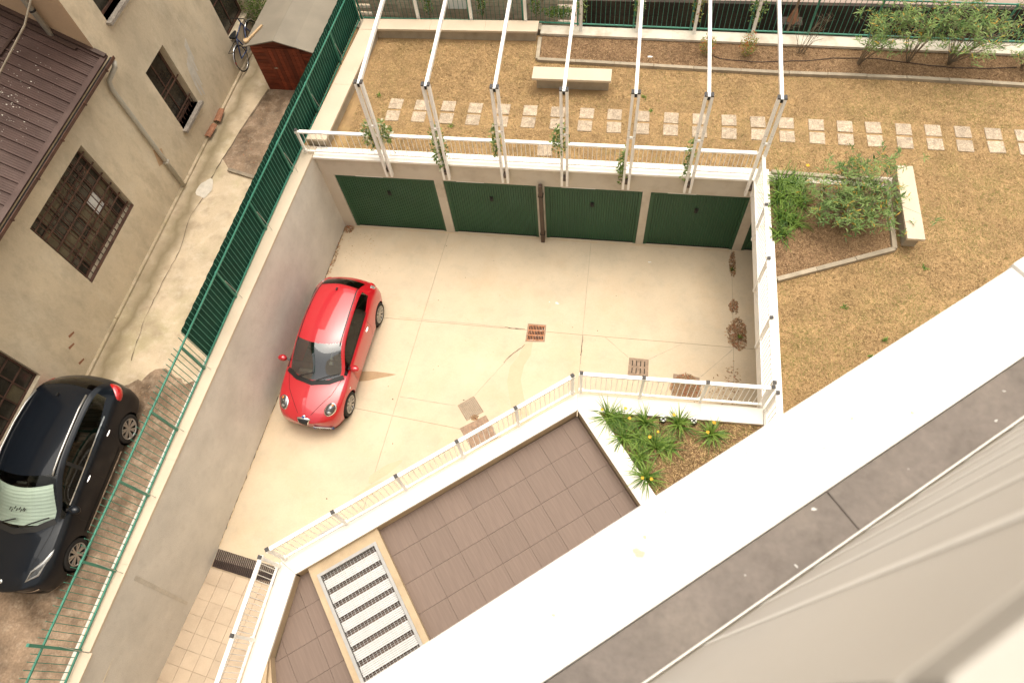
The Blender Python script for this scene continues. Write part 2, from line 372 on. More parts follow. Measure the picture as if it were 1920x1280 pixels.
def mk(name, v, f, mat, parent=None, smooth=False, loc=None, bevel=0.0):
    base = origin_of(parent) if loc is None else Vector(loc)
    me = bpy.data.meshes.new(name)
    me.from_pydata([tuple(Vector(p) - base) for p in v], [], f)
    me.materials.append(M[mat] if isinstance(mat, str) else mat)
    if smooth:
        me.polygons.foreach_set("use_smooth", [True] * len(me.polygons))
    me.update()
    if bevel:
        bm = bmesh.new(); bm.from_mesh(me)
        bmesh.ops.remove_doubles(bm, verts=bm.verts, dist=1e-5)
        bmesh.ops.bevel(bm, geom=list(bm.edges), offset=bevel, segments=2, affect='EDGES', profile=0.6)
        bm.to_mesh(me); bm.free()
    return link(name, me, parent, base)

def link(name, me, parent, base):
    o = bpy.data.objects.new(name, me)
    COL.objects.link(o)
    if parent is not None:
        o.parent = parent
        o.location = Vector(base) - origin_of(parent)
        o.matrix_world = Matrix.Translation(base)
        o.matrix_parent_inverse = Matrix.Identity(4)
        o.location = Vector(base) - origin_of(parent)
    else:
        o.location = base
    o.matrix_world = Matrix.Translation(base)
    return o

def place(name, src, parent, loc, rz=0.0, scale=None):
    """another object that shares the mesh of src"""
    o = bpy.data.objects.new(name, src.data)
    COL.objects.link(o)
    if parent is not None: o.parent = parent
    o.location = Vector(loc) - origin_of(parent)
    o.rotation_euler = (0, 0, rz)
    if scale: o.scale = scale
    return o

def thing(name, label, cat, loc=(0, 0, 0), group=None):
    o = bpy.data.objects.new(name, None)
    COL.objects.link(o)
    o.empty_display_size = 0.2
    o.location = loc
    o.matrix_world = Matrix.Translation(loc)
    return tag(o, label, cat, group)

def tag(o, label, cat, group=None):
    o["label"] = label; o["category"] = cat
    if group: o["group"] = group
    return o

def struct(o, kind='structure'):
    o["kind"] = kind
    return o

def fast_mesh(name, verts, polys_n, mat, tone=None, parent=None, smooth=False, base=(0, 0, 0)):
    """verts (N*k,3) numpy, every k=polys_n consecutive vertices one face; tone per face"""
    me = bpy.data.meshes.new(name)
    nv = len(verts); nf = nv // polys_n
    me.vertices.add(nv); me.vertices.foreach_set("co", (np.asarray(verts, np.float32) - np.asarray(base, np.float32)).ravel())
    me.loops.add(nv); me.loops.foreach_set("vertex_index", np.arange(nv, dtype=np.int32))
    me.polygons.add(nf)
    me.polygons.foreach_set("loop_start", np.arange(0, nv, polys_n, dtype=np.int32))
    me.polygons.foreach_set("loop_total", np.full(nf, polys_n, dtype=np.int32))
    if tone is not None:
        a = me.attributes.new("tone", 'FLOAT', 'FACE'); a.data.foreach_set("value", np.asarray(tone, np.float32))
    me.materials.append(M[mat]); me.update(calc_edges=True); me.validate()
    return link(name, me, parent, Vector(base))

def lerp(a, b, t):
    return tuple(a[i] + (b[i] - a[i]) * t for i in range(len(a)))

def inpoly(x, y, poly):
    r = np.zeros(len(x), bool); n = len(poly); j = n - 1
    for i in range(n):
        xi, yi = poly[i][:2]; xj, yj = poly[j][:2]
        c = ((yi > y) != (yj > y)) & (x < (xj - xi) * (y - yi) / (yj - yi + 1e-12) + xi)
        r ^= c; j = i
    return r

def scatter(poly, n, holes=()):
    xs = [p[0] for p in poly]; ys = [p[1] for p in poly]
    x = rng.uniform(min(xs), max(xs), n); y = rng.uniform(min(ys), max(ys), n)
    k = inpoly(x, y, poly)
    for h in holes: k &= ~inpoly(x, y, h)
    return x[k], y[k]

def blades(name, poly, n, z, mat, lmin, lmax, w, lift, holes=(), parent=None, green=0.03, bias=None, curl=0.0):
    """short loose blades or chips lying about on the ground: one mesh"""
    x, y = scatter(poly, n, holes); k = len(x)
    a = rng.uniform(0, 2 * PI, k); L = rng.uniform(lmin, lmax, k); up = rng.uniform(0.0, lift, k)
    dx, dy = np.cos(a), np.sin(a); ww = w * rng.uniform(.5, 1.2, k)
    p0 = np.stack([x - dy * ww, y + dx * ww, np.full(k, z + .002)], 1)
    p1 = np.stack([x + dy * ww, y - dx * ww, np.full(k, z + .004)], 1)
    p2 = np.stack([x + dx * L, y + dy * L, z + .006 + up * L], 1)
    t = np.clip(rng.normal(.42, .32, k), 0, .86)
    patch = np.sin(x * 1.7 + 1.3 * np.sin(y * 1.1)) * np.sin(y * 2.3 + 1.7 * np.sin(x * .9)) + .5 * np.sin(x * 5.1 + y * 3.3) * np.sin(y * 6.1 - x * 2.2)
    t = np.clip(t + .10 * patch, 0, .86)
    g = rng.random(k) < green * (1 + 1.4 * np.clip(patch, -0.7, 1)) * (1 if bias is None else bias(x, y))
    t[g] = rng.uniform(.93, 1, g.sum())
    v = np.stack([p0, p1, p2], 1).reshape(-1, 3)
    return fast_mesh(name, v, 3, mat, t, parent)

# ================================================================== SETTING
LAWN = 2.72          # lawn level
ALLEY = 2.10         # alley level
def wall_x(y): return -0.065 + 0.0794 * y          # inner face of the retaining wall
def fence_x(y): return -0.375 + 0.0680 * y         # fence line on that wall

def inset(poly, d):
    n = len(poly)
    a = sum(poly[i][0] * poly[(i + 1) % n][1] - poly[(i + 1) % n][0] * poly[i][1] for i in range(n))
    if a < 0: poly = poly[::-1]
    out = []
    for i in range(n):
        p0, p1, p2 = [Vector(poly[(i + k) % n]) for k in (-1, 0, 1)]
        e0 = (p1 - p0).normalized(); e1 = (p2 - p1).normalized()
        n0 = Vector((-e0.y, e0.x)); n1 = Vector((-e1.y, e1.x))
        b = (n0 + n1); b = b / max(0.2, b.dot(n0))
        out.append(tuple(p1 + b * d))
    return out

def sheet(name, poly, z, mat, parent=None):
    return mk(name, [(p[0], p[1], z) for p in poly], [tuple(range(len(poly)))] if sum(poly[i][0] * poly[(i + 1) % len(poly)][1] - poly[(i + 1) % len(poly)][0] * poly[i][1] for i in range(len(poly))) > 0 else [tuple(range(len(poly) - 1, -1, -1))], mat, parent)

def ribbon(name, pts, w, z, mat, parent, jitter=0.0):
    vs = []; fs = []
    for i, p in enumerate(pts):
        q0 = Vector(pts[max(0, i - 1)][:2]); q1 = Vector(pts[min(len(pts) - 1, i + 1)][:2])
        d = (q1 - q0).normalized(); s = Vector((-d.y, d.x)) * w / 2 * random.uniform(1 - jitter, 1 + jitter)
        c = Vector(p[:2]) + Vector((random.uniform(-1, 1), random.uniform(-1, 1))) * jitter * 0.015
        vs += [(c.x - s.x, c.y - s.y, z), (c.x + s.x, c.y + s.y, z)]
    for i in range(len(pts) - 1): fs.append((2 * i, 2 * i + 1, 2 * i + 3, 2 * i + 2))
    return mk(name, vs, fs, mat, parent)

def resample(pts, step):
    out = []
    for a, b in zip(pts[:-1], pts[1:]):
        n = max(1, int((Vector(b) - Vector(a)).length / step))
        out += [lerp(a, b, k / n) for k in range(n)]
    return out + [tuple(pts[-1])]

def ragged(poly, step=.12, amp=.06):
    pts = resample(list(poly) + [poly[0]], step)[:-1]
    return [(p[0] + random.gauss(0, amp), p[1] + random.gauss(0, amp)) for p in pts]

def blob(c, rx, ry, rz=0.0, n=22, rough=0.25):
    ph = [random.uniform(0, 6.28) for _ in range(3)]
    pts = []
    for k in range(n):
        t = 2 * PI * k / n
        r = 1 + rough * (.5 * math.sin(2 * t + ph[0]) + .35 * math.sin(3 * t + ph[1]) + .3 * math.sin(5 * t + ph[2]))
        x, y = rx * r * math.cos(t), ry * r * math.sin(t)
        pts.append((c[0] + x * math.cos(rz) - y * math.sin(rz), c[1] + x * math.sin(rz) + y * math.cos(rz)))
    return pts

struct(sheet('ground', [(-70, -70), (80, -70), (80, 80), (-70, 80)], -0.6, 'ground'))

# ---- courtyard floor: concrete slabs with open joints
court = struct(sheet('courtyard', [(-1.6, 0.3), (14.2, 0.3), (14.2, -5.9), (6.9, -5.9), (2.0, -9.6), (-1.6, -9.2)], -0.010, 'joint'))
slabs = [[(-.06, .05), (2.94, .05), (2.708, -2.86), (-.29, -2.84)],
         [(-.29, -2.84), (2.708, -2.86), (2.51, -5.51), (-.49, -5.22)],
         [(-.49, -5.22), (2.51, -5.51), (2.21, -9.28), (1.94, -9.484), (-.767, -9.057)],
         [(2.94, .05), (6.87, .05), (6.88, -2.88), (2.708, -2.86)],
         [(2.708, -2.86), (6.88, -2.88), (6.91, -5.73), (6.667, -5.92), (2.51, -5.51)],
         [(2.51, -5.51), (6.667, -5.92), (2.21, -9.28)],
         [(6.87, .05), (10.56, .05), (10.57, -2.885), (6.88, -2.88)],
         [(6.88, -2.88), (10.57, -2.885), (10.56, -5.66), (6.91, -5.66)],
         [(10.56, .05), (14.1, .05), (14.1, -2.885), (10.57, -2.885)],
         [(10.57, -2.885), (14.1, -2.885), (14.1, -5.66), (10.56, -5.66)]]
for s_ in slabs:
    MB().prism(inset(s_, 0.0045), -0.03, 0.0).build('concrete_slab', 'floor', court)
for pts in ([(5.40, -3.40), (5.15, -3.64), (4.42, -4.79)], [(7.45, -2.9), (8.05, -3.40)], [(8.56, -3.40), (9.35, -2.9)],
            [(9.8, -3.75), (10.55, -2.95)], [(2.1, -2.80), (5.35, -2.84)], [(6.88, -2.9), (6.905, -3.7)], [(2.58, -5.0), (4.0, -5.1)]):
    ribbon('crack', resample(pts, .12), 0.010, 0.003, 'joint', court, 0.5)
ribbon('crack', resample([(5.47, -3.30), (5.25, -3.52), (5.13, -3.64), (5.0, -3.85)], .05), 0.014, 0.004, 'crack', court, 0.7)
ribbon('crack', resample([(6.885, -2.9), (6.90, -3.2), (6.885, -3.45)], .05), 0.016, 0.004, 'crack', court, 0.7)
ribbon('crack', resample([(4.9, -2.84), (5.2, -2.865), (5.42, -2.85)], .06), 0.016, 0.004, 'crack', court, 0.7)
sheet('wet_stain', [(1.38, -4.44), (1.75, -4.40), (2.05, -4.405), (2.37, -4.425), (2.2, -4.49), (1.98, -4.56), (1.7, -4.66), (1.40, -4.72)], 0.004, 'stain', court)
vs_ = [(5.55, -3.24), (5.50, -3.6), (5.35, -3.9), (5.32, -4.3), (5.45, -4.75), (5.62, -5.2), (5.72, -5.6)]
wd_ = [.22, .30, .34, .33, .34, .40, .42]
rv = []
for (x, y), w in zip(vs_, wd_): rv += [(x - w / 2, y - .03, .003), (x + w / 2, y + .04, .003)]
mk('rust_stain', rv, [(2 * i, 2 * i + 1, 2 * i + 3, 2 * i + 2) for i in range(len(vs_) - 1)], 'stain_soft', court)
for c_, a_, b_ in (((2.35, -7.4), .34, .13), ((2.6, -6.9), .4, .12)):
    sheet('rust_stain', blob(c_, a_, b_, .7), 0.003 + .0005 * random.random(), 'stain_soft', court)
for _ in range(34):       # dark and pale specks on the concrete
    x, y = random.uniform(.6, 10.2), random.uniform(-8.0, -.2)
    if y < -9.3 + .75 * (x - 1.9): continue
    sheet('speck', blob((x, y), random.uniform(.008, .022), random.uniform(.008, .018), n=8), 0.005, random.choice(['crack', 'crack', 'joint', 'paint_patch']), court)
for c_, r_ in (((6.15, -2.02), .05), ((5.95, -2.0), .02), ((8.45, -.55), .035)):
    sheet('paint_splash', blob(c_, r_, r_ * .6, n=14, rough=.5), 0.005, 'paper', court)

# grime gathered along the foot of the walls
ribbon('grime_line', resample([(wall_x(-.1) + .02, -.1), (wall_x(-9.0) + .02, -9.0)], .1), .045, .0045, 'stain_soft', court, .7)
ribbon('grime_line', resample([(.2, -.02), (10.5, -.02)], .1), .05, .0045, 'stain_soft', court, .7)
ribbon('grime_line', resample([(wall_x(-.1) + .012, -.1), (wall_x(-9.0) + .012, -9.0)], .07), .014, .0052, 'crack', court, .9)

# ---- retaining wall on the left with its coping
rw = thing('retaining_wall', 'long taupe plaster retaining wall with pale coping below the green fence', 'wall', (-.5, -5, 0))
MB().prism([(wall_x(.28), .28), (wall_x(-13), -13), (-1.4, -13), (-.47, .28)], -.4, 2.795).build('wall_face', 'wall', rw)
ys = [.28, -1.9, -3.9, -5.9, -7.9, -9.9, -11.38]
for y0, y1 in zip(ys[:-1], ys[1:]):
    MB().prism(inset([(wall_x(y0) + .012, y0), (wall_x(y1) + .012, y1), (fence_x(y1) - .06, y1), (fence_x(y0) - .06, y0)], .0015), 2.797, 2.85).build('coping_stone', 'cream_coping', rw)
MB().prism([(wall_x(-11.39) + .05, -11.39), (wall_x(-13) + .05, -13), (-1.38, -13), (-1.20, -11.39)], 2.797, 2.83).build('coping_stone', 'cream_coping', rw)
for (y0, z0, y1, z1) in ((-10.03, 2.5, -10.25, .35),):   # damp streak
    mk('damp_streak', [(wall_x(y0 - .0) + .004, y0, z0), (wall_x(y0 - .09) + .004, y0 - .09, z0), (wall_x(y1 - .06) + .004, y1 - .06, z1), (wall_x(y1) + .004, y1, z1)],
       [(0, 1, 2, 3)], 'wall_damp', rw)

# ---- ramp with tiles and trench drain
RS = 0.137
def ramp_z(y): return max(0.0, (-9.50 - y) * RS)
ramp = struct(mk('ramp', [(-1.5, -9.0, -.02), (2.1, -9.3, -.02), (2.1, -9.55, -.02), (2.1, -14, ramp_z(-14) - .02), (-1.6, -14, ramp_z(-14) - .02), (-1.5, -9.5, -.02)],
                 [(5, 2, 1, 0), (4, 3, 2, 5)], 'ramp_joint'))
te = Vector((.988, -.156)); tv = Vector((-.085, -1.0))
o2 = Vector((wall_x(-9.47) + .005, -9.47))
ts = 0.325
for j in range(14):
    for i in range(9):
        q = [o2 + te * (ts * (i + a) + .003 * (1 - 2 * a)) + tv * (ts * (j + b) + .003 * (1 - 2 * b)) for a, b in ((0, 0), (1, 0), (1, 1), (0, 1))]
        cx = sum(p.x for p in q) / 4
        if cx > 1.95 or cx < wall_x(q[0].y) - .02: continue
        MB().add([(p.x, p.y, ramp_z(p.y) + .002) for p in q] + [(p.x, p.y, ramp_z(p.y) - .015) for p in q],
                 [(3, 2, 1, 0), (0, 1, 5, 4), (1, 2, 6, 5), (2, 3, 7, 6), (3, 0, 4, 7)]).build('ramp_tile', 'ramp_tile', ramp)
td = thing('trench_drain', 'long rusty brown trench drain grating across the foot of the ramp', 'drain', (.2, -9.3, 0))
d0, d1, d2, d3 = (-.767, -9.062), (1.93, -9.489), (1.90, -9.85), (-.79, -9.44)
MB().prism([d0, d1, d2, d3], -.025, -.012).build('drain_frame', 'black', td)
nb = 60
bar0 = None
for k in range(nb):
    t = (k + .5) / nb
    p, q = lerp(d0, d1, t), lerp(d3, d2, t)
    c = ((p[0] + q[0]) / 2, (p[1] + q[1]) / 2, .004)
    if bar0 is None:
        bar0 = MB().beam((p[0], p[1], .004), (q[0], q[1], .004), .022, .022).build('grating_bar', 'dark_steel', td, loc=c)
    else:
        place('grating_bar', bar0, td, c)

# ---- garage block
gb = thing('garage_block', 'low cream garage block with green doors set under the dry lawn', 'garage', (5.5, 0, 0))
DX = [(.267, 2.8785), (3.107, 5.4556), (5.6577, 8.052), (8.243, 10.567), (10.79, 13.15)]
ZD = 2.139
MB().box((6.9, .14, (ZD + 2.755) / 2), (13.9, .28, 2.755 - ZD)).build('fascia', 'fascia', gb)
px = [-.09] + [v for d in DX for v in d] + [13.9]
for a, b in zip(px[0::2], px[1::2]):
    MB().box(((a + b) / 2, .13, ZD / 2 - .02), (b - a, .26, ZD + .036)).build('pillar', 'fascia', gb)
cx = [-.10, 1.84, 3.29, 4.745, 6.18, 7.62, 9.05, 10.49]
for a, b in zip(cx[:-1], cx[1:]):
    MB().box(((a + b) / 2, .117, 2.787), (b - a - .003, .355, .058)).build('coping_stone', 'coping', gb, bevel=.004)
for di, (a, b) in enumerate(DX):
    nr = int((b - a - .16) / .062)
    d = MB()
    st = (b - a - .16) / nr
    prof = []
    for k in range(nr):
        x = a + .08 + k * st
        prof += [(x, .052), (x + st * .62, .052), (x + st * .70, .074), (x + st * .92, .074)]
    prof.append((b - .08, .052))
    vs2 = [(x, y, .03) for x, y in prof] + [(x, y, ZD - .09) for x, y in prof]
    n = len(prof)
    d.add(vs2, [(i, i + 1, n + i + 1, n + i) for i in range(n - 1)])
    dr = d.build('garage_door', 'door', gb)
    MB().box(((a + b) / 2, .055, ZD - .047), (b - a - .01, .05, .085)).build('door_frame', 'door', dr)
    for sx in (a + .043, b - .043):
        MB().box((sx, .055, ZD / 2 - .05), (.076, .05, ZD - .10)).build('door_frame', 'door', dr)
    MB().box(((a + b) / 2, .06, .018), (b - a - .02, .03, .03)).build('bottom_seal', 'black', dr)
    hx = [1.565, 4.278, 6.847, 9.406, 11.9][di]
    MB().box((hx, .045, 1.49), (.09, .02, .16)).box((hx, .015, 1.50), (.03, .05, .10)).build('handle', 'black', dr)
    MB().box(((a + b) / 2 - random.uniform(.2, .5), -.004, ZD + .006), (random.uniform(.5, .9), .006, .012)).build('flaking_paint', 'coping', gb)
dp = thing('downpipe', 'square dark brown downpipe between the two middle garage doors', 'pipe', (5.575, -.1, 0))
MB().box((5.575, -.10, 1.14), (.10, .10, 2.28)).build('pipe', 'brown_metal', dp, bevel=.008)
for z_ in (.35, 1.9): MB().box((5.575, -.085, z_), (.13, .13, .04)).build('bracket', 'black', dp)
# space under the slab on the right
ow = thing('overhang_slab', 'cream slab edge carrying the lawn over the right side of the courtyard', 'slab', (12, -2, 2.4))
MB().box((12.3, -2.86, 2.54), (3.6, 5.80, .32)).build('slab', 'coping', ow)
bw = thing('passage_wall', 'shaded rear wall under the lawn slab beside the last garage door', 'wall', (14.1, -2.8, 0))
MB().box((14.2, -2.8, 1.15), (.2, 6.2, 2.38)).build('wall_face', 'coping', bw)
rc = thing('coping_wall', 'white coping along the right edge of the courtyard under its railing', 'wall', (10.67, -3, 2.7))
for (y0, y1, xo) in ((.30, -1.71, 10.82), (-1.713, -3.7, 10.865), (-3.703, -5.62, 10.865), (-5.98, -7.6, 10.865)):
    MB().box(((10.5 + xo) / 2, (y0 + y1) / 2, 2.762), (xo - 10.5, abs(y1 - y0) - .003, .085)).build('coping_stone', 'coping', rc, bevel=.004)
MB().box((10.683, -5.80, 2.762), (.363, .355, .083)).build('coping_stone', 'coping', rc, bevel=.004)
MB().box((10.66, -6.9, 1.3), (.30, 1.84, 2.82)).build('wall_face', 'fascia', rc)

# ---- parapets around the terrace
def parapet(name, label, quad, mat_c, cuts, z0=-.3, ztop=2.8):
    t = thing(name, label, 'wall', (*quad[0][:2], 0))
    MB().prism(inset(quad, .012), z0, ztop - .06).build('wall_face', 'concrete', t)
    a, b, c, d = quad
    for k in range(cuts):
        t0, t1 = k / cuts, (k + 1) / cuts
        MB().prism(inset([lerp(a, b, t0), lerp(a, b, t1), lerp(d, c, t1), lerp(d, c, t0)], .0015), ztop - .06, ztop).build('coping_stone', mat_c, t)
    return t
parapet('parapet_wall', 'white topped parapet running diagonally between courtyard and brown terrace', [(1.955, -9.492), (6.97, -5.69), (7.0, -6.03), (2.28, -9.675)], 'coping', 4)
parapet('parapet_wall', 'white topped parapet between courtyard and the lily bed', [(6.973, -5.688), (10.50, -5.63), (10.49, -5.965), (7.003, -6.032)], 'coping', 3)
parapet('parapet_wall', 'white topped parapet between brown terrace and the lily bed', [(7.005, -6.036), (7.39, -5.995), (9.92, -9.36), (9.52, -9.38)], 'coping', 2)
parapet('parapet_wall', 'cream topped parapet along the right side of the ramp', [(2.277, -9.678), (1.95, -9.495), (1.74, -13.4), (2.06, -13.4)], 'coping', 3)

# ---- terrace and its tiles
terr_poly = [(2.255, -9.665), (7.0, -6.045), (9.50, -9.36), (2.06, -15.25)]
terrace = struct(sheet('terrace', terr_poly, 2.475, 'tile_joint'))
TA = 0.6522; TS = 0.5714
ea = Vector((math.cos(TA), math.sin(TA))); eb = Vector((math.sin(TA), -math.cos(TA)))
to = Vector((4.773, -8.442))
def clip(poly, window):
    n = len(window); ar = sum(window[i][0] * window[(i + 1) % n][1] - window[(i + 1) % n][0] * window[i][1] for i in range(n))
    w = window if ar > 0 else window[::-1]
    for i in range(n):
        a, b = w[i], w[(i + 1) % n]; out = []
        sd_ = lambda p: (b[0] - a[0]) * (p[1] - a[1]) - (b[1] - a[1]) * (p[0] - a[0])
        for k in range(len(poly)):
            p, q = poly[k], poly[(k + 1) % len(poly)]; sp_, sq_ = sd_(p), sd_(q)
            if sp_ >= 0: out.append(p)
            if sp_ * sq_ < 0: t = sp_ / (sp_ - sq_); out.append((p[0] + (q[0] - p[0]) * t, p[1] + (q[1] - p[1]) * t))
        poly = out
        if len(poly) < 3: return []
    return poly
tile0 = None
for i in range(-9, 9):
    for j in range(-4, 8):
        g = .0025
        sq = [tuple(to + ea * (TS * (i + a) + (g if a == 0 else -g)) + eb * (TS * (j + b) + (g if b == 0 else -g))) for a, b in ((0, 0), (1, 0), (1, 1), (0, 1))]
        pc = clip(sq, terr_poly)
        if len(pc) < 3: continue
        zz = 2.49 + random.uniform(-.001, .001)
        c = to + ea * TS * (i + .5) + eb * TS * (j + .5)
        full = len(pc) == 4 and all((Vector(p) - Vector(q)).length < 1e-6 for p, q in zip(sorted(pc), sorted(sq)))
        if full and tile0 is not None:
            place('terrace_tile', tile0, terrace, (c.x, c.y, zz), TA)
            continue
        ca, sa = math.cos(-TA), math.sin(-TA)
        loc_ = [((p[0] - c.x) * ca - (p[1] - c.y) * sa, (p[0] - c.x) * sa + (p[1] - c.y) * ca) for p in pc]
        o = MB().prism(loc_, -.01, .01).build('terrace_tile', 'tile', None)
        o.parent = terrace; o.location = (c.x, c.y, zz); o.rotation_euler = (0, 0, TA)
        if full: tile0 = o
# ---- skylight with steel grating on the terrace
sk = thing('skylight', 'concrete framed skylight with striped galvanised steel grating on the terrace', 'skylight', (3.5, -10.0, 2.5))
s0 = Vector((2.367, -9.462)); f1 = Vector((math.cos(R(37.2)), math.sin(R(37.2)))); f2 = Vector((f1.y, -f1.x))
def SP(u, v): p = s0 + f1 * u + f2 * v; return (p.x, p.y)
L1, L2 = 1.396, 3.05
u0, u1, v0, v1 = .128, 1.257, .320, 2.81
for q in ([SP(0, 0), SP(L1, 0), SP(L1, v0), SP(0, v0)], [SP(0, v1), SP(L1, v1), SP(L1, L2), SP(0, L2)],
          [SP(0, v0), SP(u0, v0), SP(u0, v1), SP(0, v1)], [SP(u1, v0), SP(L1, v0), SP(L1, v1), SP(u1, v1)]):
    MB().prism(q, 2.2, 2.68).build('concrete_curb', 'concrete', sk)
MB().prism([SP(u0, v0), SP(u1, v0), SP(u1, v1), SP(u0, v1)], 2.2, 2.36).build('dark_pit', 'liner', sk)
for (a, b, c, d) in ((u0 - .02, v0 - .02, u1 + .02, v0 + .035), (u0 - .02, v0 + .035, u0 + .035, v1), (u1 - .035, v0 + .035, u1 + .02, v1)):
    MB().prism([SP(a, b), SP(c, b), SP(c, d), SP(a, d)], 2.62, 2.705).build('steel_frame', 'steel_frame', sk)
per = .268
for k in range(9):
    v = v0 + .045 + k * per
    for q in range(5):
        a = v + .092 + q * .0352; b = a + .0295
        if b > v1: continue
        MB().prism([SP(u0 + .045, a), SP(u1 - .045, a), SP(u1 - .045, b), SP(u0 + .045, b)], 2.645, 2.66).build('light_slat', 'slat', sk)
bar0 = None
ang = math.atan2(f1.y, f1.x)
for k in range(10):
    for q in (0, 1):
        v = v0 + .045 + k * per + .030 + q * .032
        if v > v1 - .02: continue
        c = SP((u0 + u1) / 2, v); loc = (c[0], c[1], 2.675)
        if bar0 is None:
            bar0 = MB().box(loc, (u1 - u0 - .08, .003, .02), ang).build('bearing_bar', 'steel_frame', sk, loc=loc)
        else: place('bearing_bar', bar0, sk, loc)
bar0 = None
for k in range(16):
    u = u0 + .075 + k * (u1 - u0 - .15) / 15
    c = SP(u, (v0 + v1) / 2); loc = (c[0], c[1], 2.687)
    if bar0 is None:
        bar0 = MB().box(loc, (.0035, v1 - v0 - .08, .008), ang).build('cross_bar', 'steel', sk, loc=loc)
    else: place('cross_bar', bar0, sk, loc)
cb = thing('corner_block', 'small tan concrete block wedged at the left end of the terrace', 'block', (2.2, -11.3, 2.16))
MB().prism([(2.175, -11.02), (2.06, -12.2), (2.50, -12.2), (2.36, -11.5)], 2.1, 2.70).build('block', 'concrete', cb)
MB().prism([(2.17, -11.0), (2.04, -12.2), (2.36, -12.2), (2.26, -11.45)], 2.70, 2.775).build('coping_stone', 'concrete', cb)

# ---- lawn, beds
lawn_poly = [(-.6, .27), (10.84, .27), (10.84, -8.2), (19.5, -4.0), (19.5, 4.3), (5.0, 4.68), (-.6, 4.9)]
lawn = struct(sheet('lawn', lawn_poly, LAWN, 'lawn'))
bedR = [(10.86, .20), (13.37, .11), (13.32, -1.68), (10.86, -2.66)]
bedB = [(5.12, 4.64), (5.13, 3.70), (9.1, 3.55), (14.2, 3.46), (19.4, 3.25), (19.4, 4.32)]
struct(sheet('planting_bed', bedR, LAWN + .012, 'soil'))
struct(sheet('planting_bed', bedB, LAWN + .012, 'soil'))
bedL = [(7.35, -6.02), (10.53, -5.94), (10.53, -8.4), (9.75, -9.15)]
struct(sheet('planting_bed', bedL, 2.70, 'soil'))
# stepping stones
path = struct(sheet('garden_path', [(1.3, 2.15), (17.2, 1.95), (17.2, 1.15), (1.3, 1.25)], LAWN + .004, 'lawn'))
pav0 = MB().box((0, 0, 0), (.35, .35, .04)).build('paving_stone', 'paver', path, loc=(0, 0, 0), bevel=.012)
pxs = [1.45, 2.14, 2.84, 3.54, 4.24, 4.94, 5.65, 6.35, 7.05, 7.73, 8.42, 9.10, 9.78, 10.46, 11.13, 11.81, 12.45, 13.09, 13.75, 14.4, 15.05, 15.7, 16.35]
first = True
for k, x in enumerate(pxs):
    yu = 2.085 - (x - 3.5) * .0125 - .176
    for yy in (yu, yu - .415):
        loc = (x + .176 + random.uniform(-.012, .012), yy + random.uniform(-.012, .012), LAWN + .006 + random.uniform(-.004, .004))
        rz = random.uniform(-.03, .03)
        if first:
            pav0.location = loc; pav0.rotation_euler = (0, 0, rz); first = False
        else: place('paving_stone', pav0, path, loc, rz)
place('paving_stone', pav0, path, (5.62, .60, LAWN + .004), .05)
stones = []
for k, x in enumerate(pxs):
    yu = 2.085 - (x - 3.5) * .0125
    stones.append([(x + .05, yu - .05), (x + .30, yu - .05), (x + .30, yu - .72), (x + .05, yu - .72)])
# kerbs: every stone a piece
def kerb(label, pts, step=1.0, w=.10):
    t = thing('garden_kerb', label, 'kerb', (*pts[0], LAWN))
    for a, b in zip(pts[:-1], pts[1:]):
        n = max(1, round((Vector(b) - Vector(a)).length / step))
        for k in range(n):
            p, q = lerp(a, b, k / n), lerp(a, b, (k + 1) / n)
            d = (Vector(q) - Vector(p)).normalized() * .004
            dz = random.uniform(-.006, .006)
            MB().beam((p[0] + d.x, p[1] + d.y, LAWN + .02 + dz), (q[0] - d.x, q[1] - d.y, LAWN + .02 + dz), w, .13).build('kerb_stone', 'kerb', t, bevel=.008)
kerb('low grey kerb along the long back bed beneath the green fence', [(5.07, 4.52), (5.09, 3.69), (9.1, 3.545), (11.43, 3.48), (14.19, 3.455), (19.0, 3.25)])
kerb('low grey kerb round the small bed with the bushy oleander', [(10.88, .245), (13.37, .153), (13.325, -1.70), (10.88, -2.68)], .9)

# ---- seat walls and benches
sw = thing('seat_wall', 'cream L shaped seat wall in the upper left corner of the lawn', 'wall', (.4, 2.5, LAWN))
oL = lambda y: -.205 + (y - .667) * .0985
iL = lambda y: .300 + (y - .608) * .091
MB().prism([(oL(.34), .34), (iL(.34) - .05, .34), (iL(4.36) - .05, 4.40), (4.96, 4.45), (4.96, 4.80), (oL(4.8), 4.72)], LAWN - .3, 3.0).build('wall_face', 'bench_base', sw)
for y0, y1 in ((.30, 2.2), (2.203, 4.30)):
    MB().prism([(oL(y0), y0), (iL(y0), y0), (iL(y1), y1), (oL(y1), y1)], 3.0, 3.06).build('coping_stone', 'cream_coping', sw, bevel=.004)
xs_ = [.66, 2.1, 3.6, 5.02]
MB().prism([(oL(4.303), 4.303), (.657, 4.325), (.657, 4.735), (oL(4.72), 4.72)], 3.0, 3.059).build('coping_stone', 'cream_coping', sw)
for a, b in zip(xs_[:-1], xs_[1:]):
    MB().prism([(a, 4.325 + .014 * a), (b - .003, 4.325 + .014 * b), (b - .003, 4.73 + .018 * b), (a, 4.73 + .018 * a)], 3.0, 3.06).build('coping_stone', 'cream_coping', sw, bevel=.004)
bn = thing('garden_bench', 'long cream bench slab on a grey base in the middle of the lawn', 'bench', (6.08, 2.75, LAWN))
MB().box((6.08, 2.75, 3.137), (1.97, .425, .066)).build('seat', 'cream_coping', bn, bevel=.006)
MB().box((6.10, 2.83, 2.90), (1.82, .25, .408)).build('base', 'bench_base', bn)
bn = thing('garden_bench', 'cream bench slab on a grey base beside the oleander bed on the right', 'bench', (13.6, -.72, LAWN))
MB().box((13.595, -.725, 3.137), (.35, 1.97, .066)).build('seat', 'cream_coping', bn, bevel=.006)
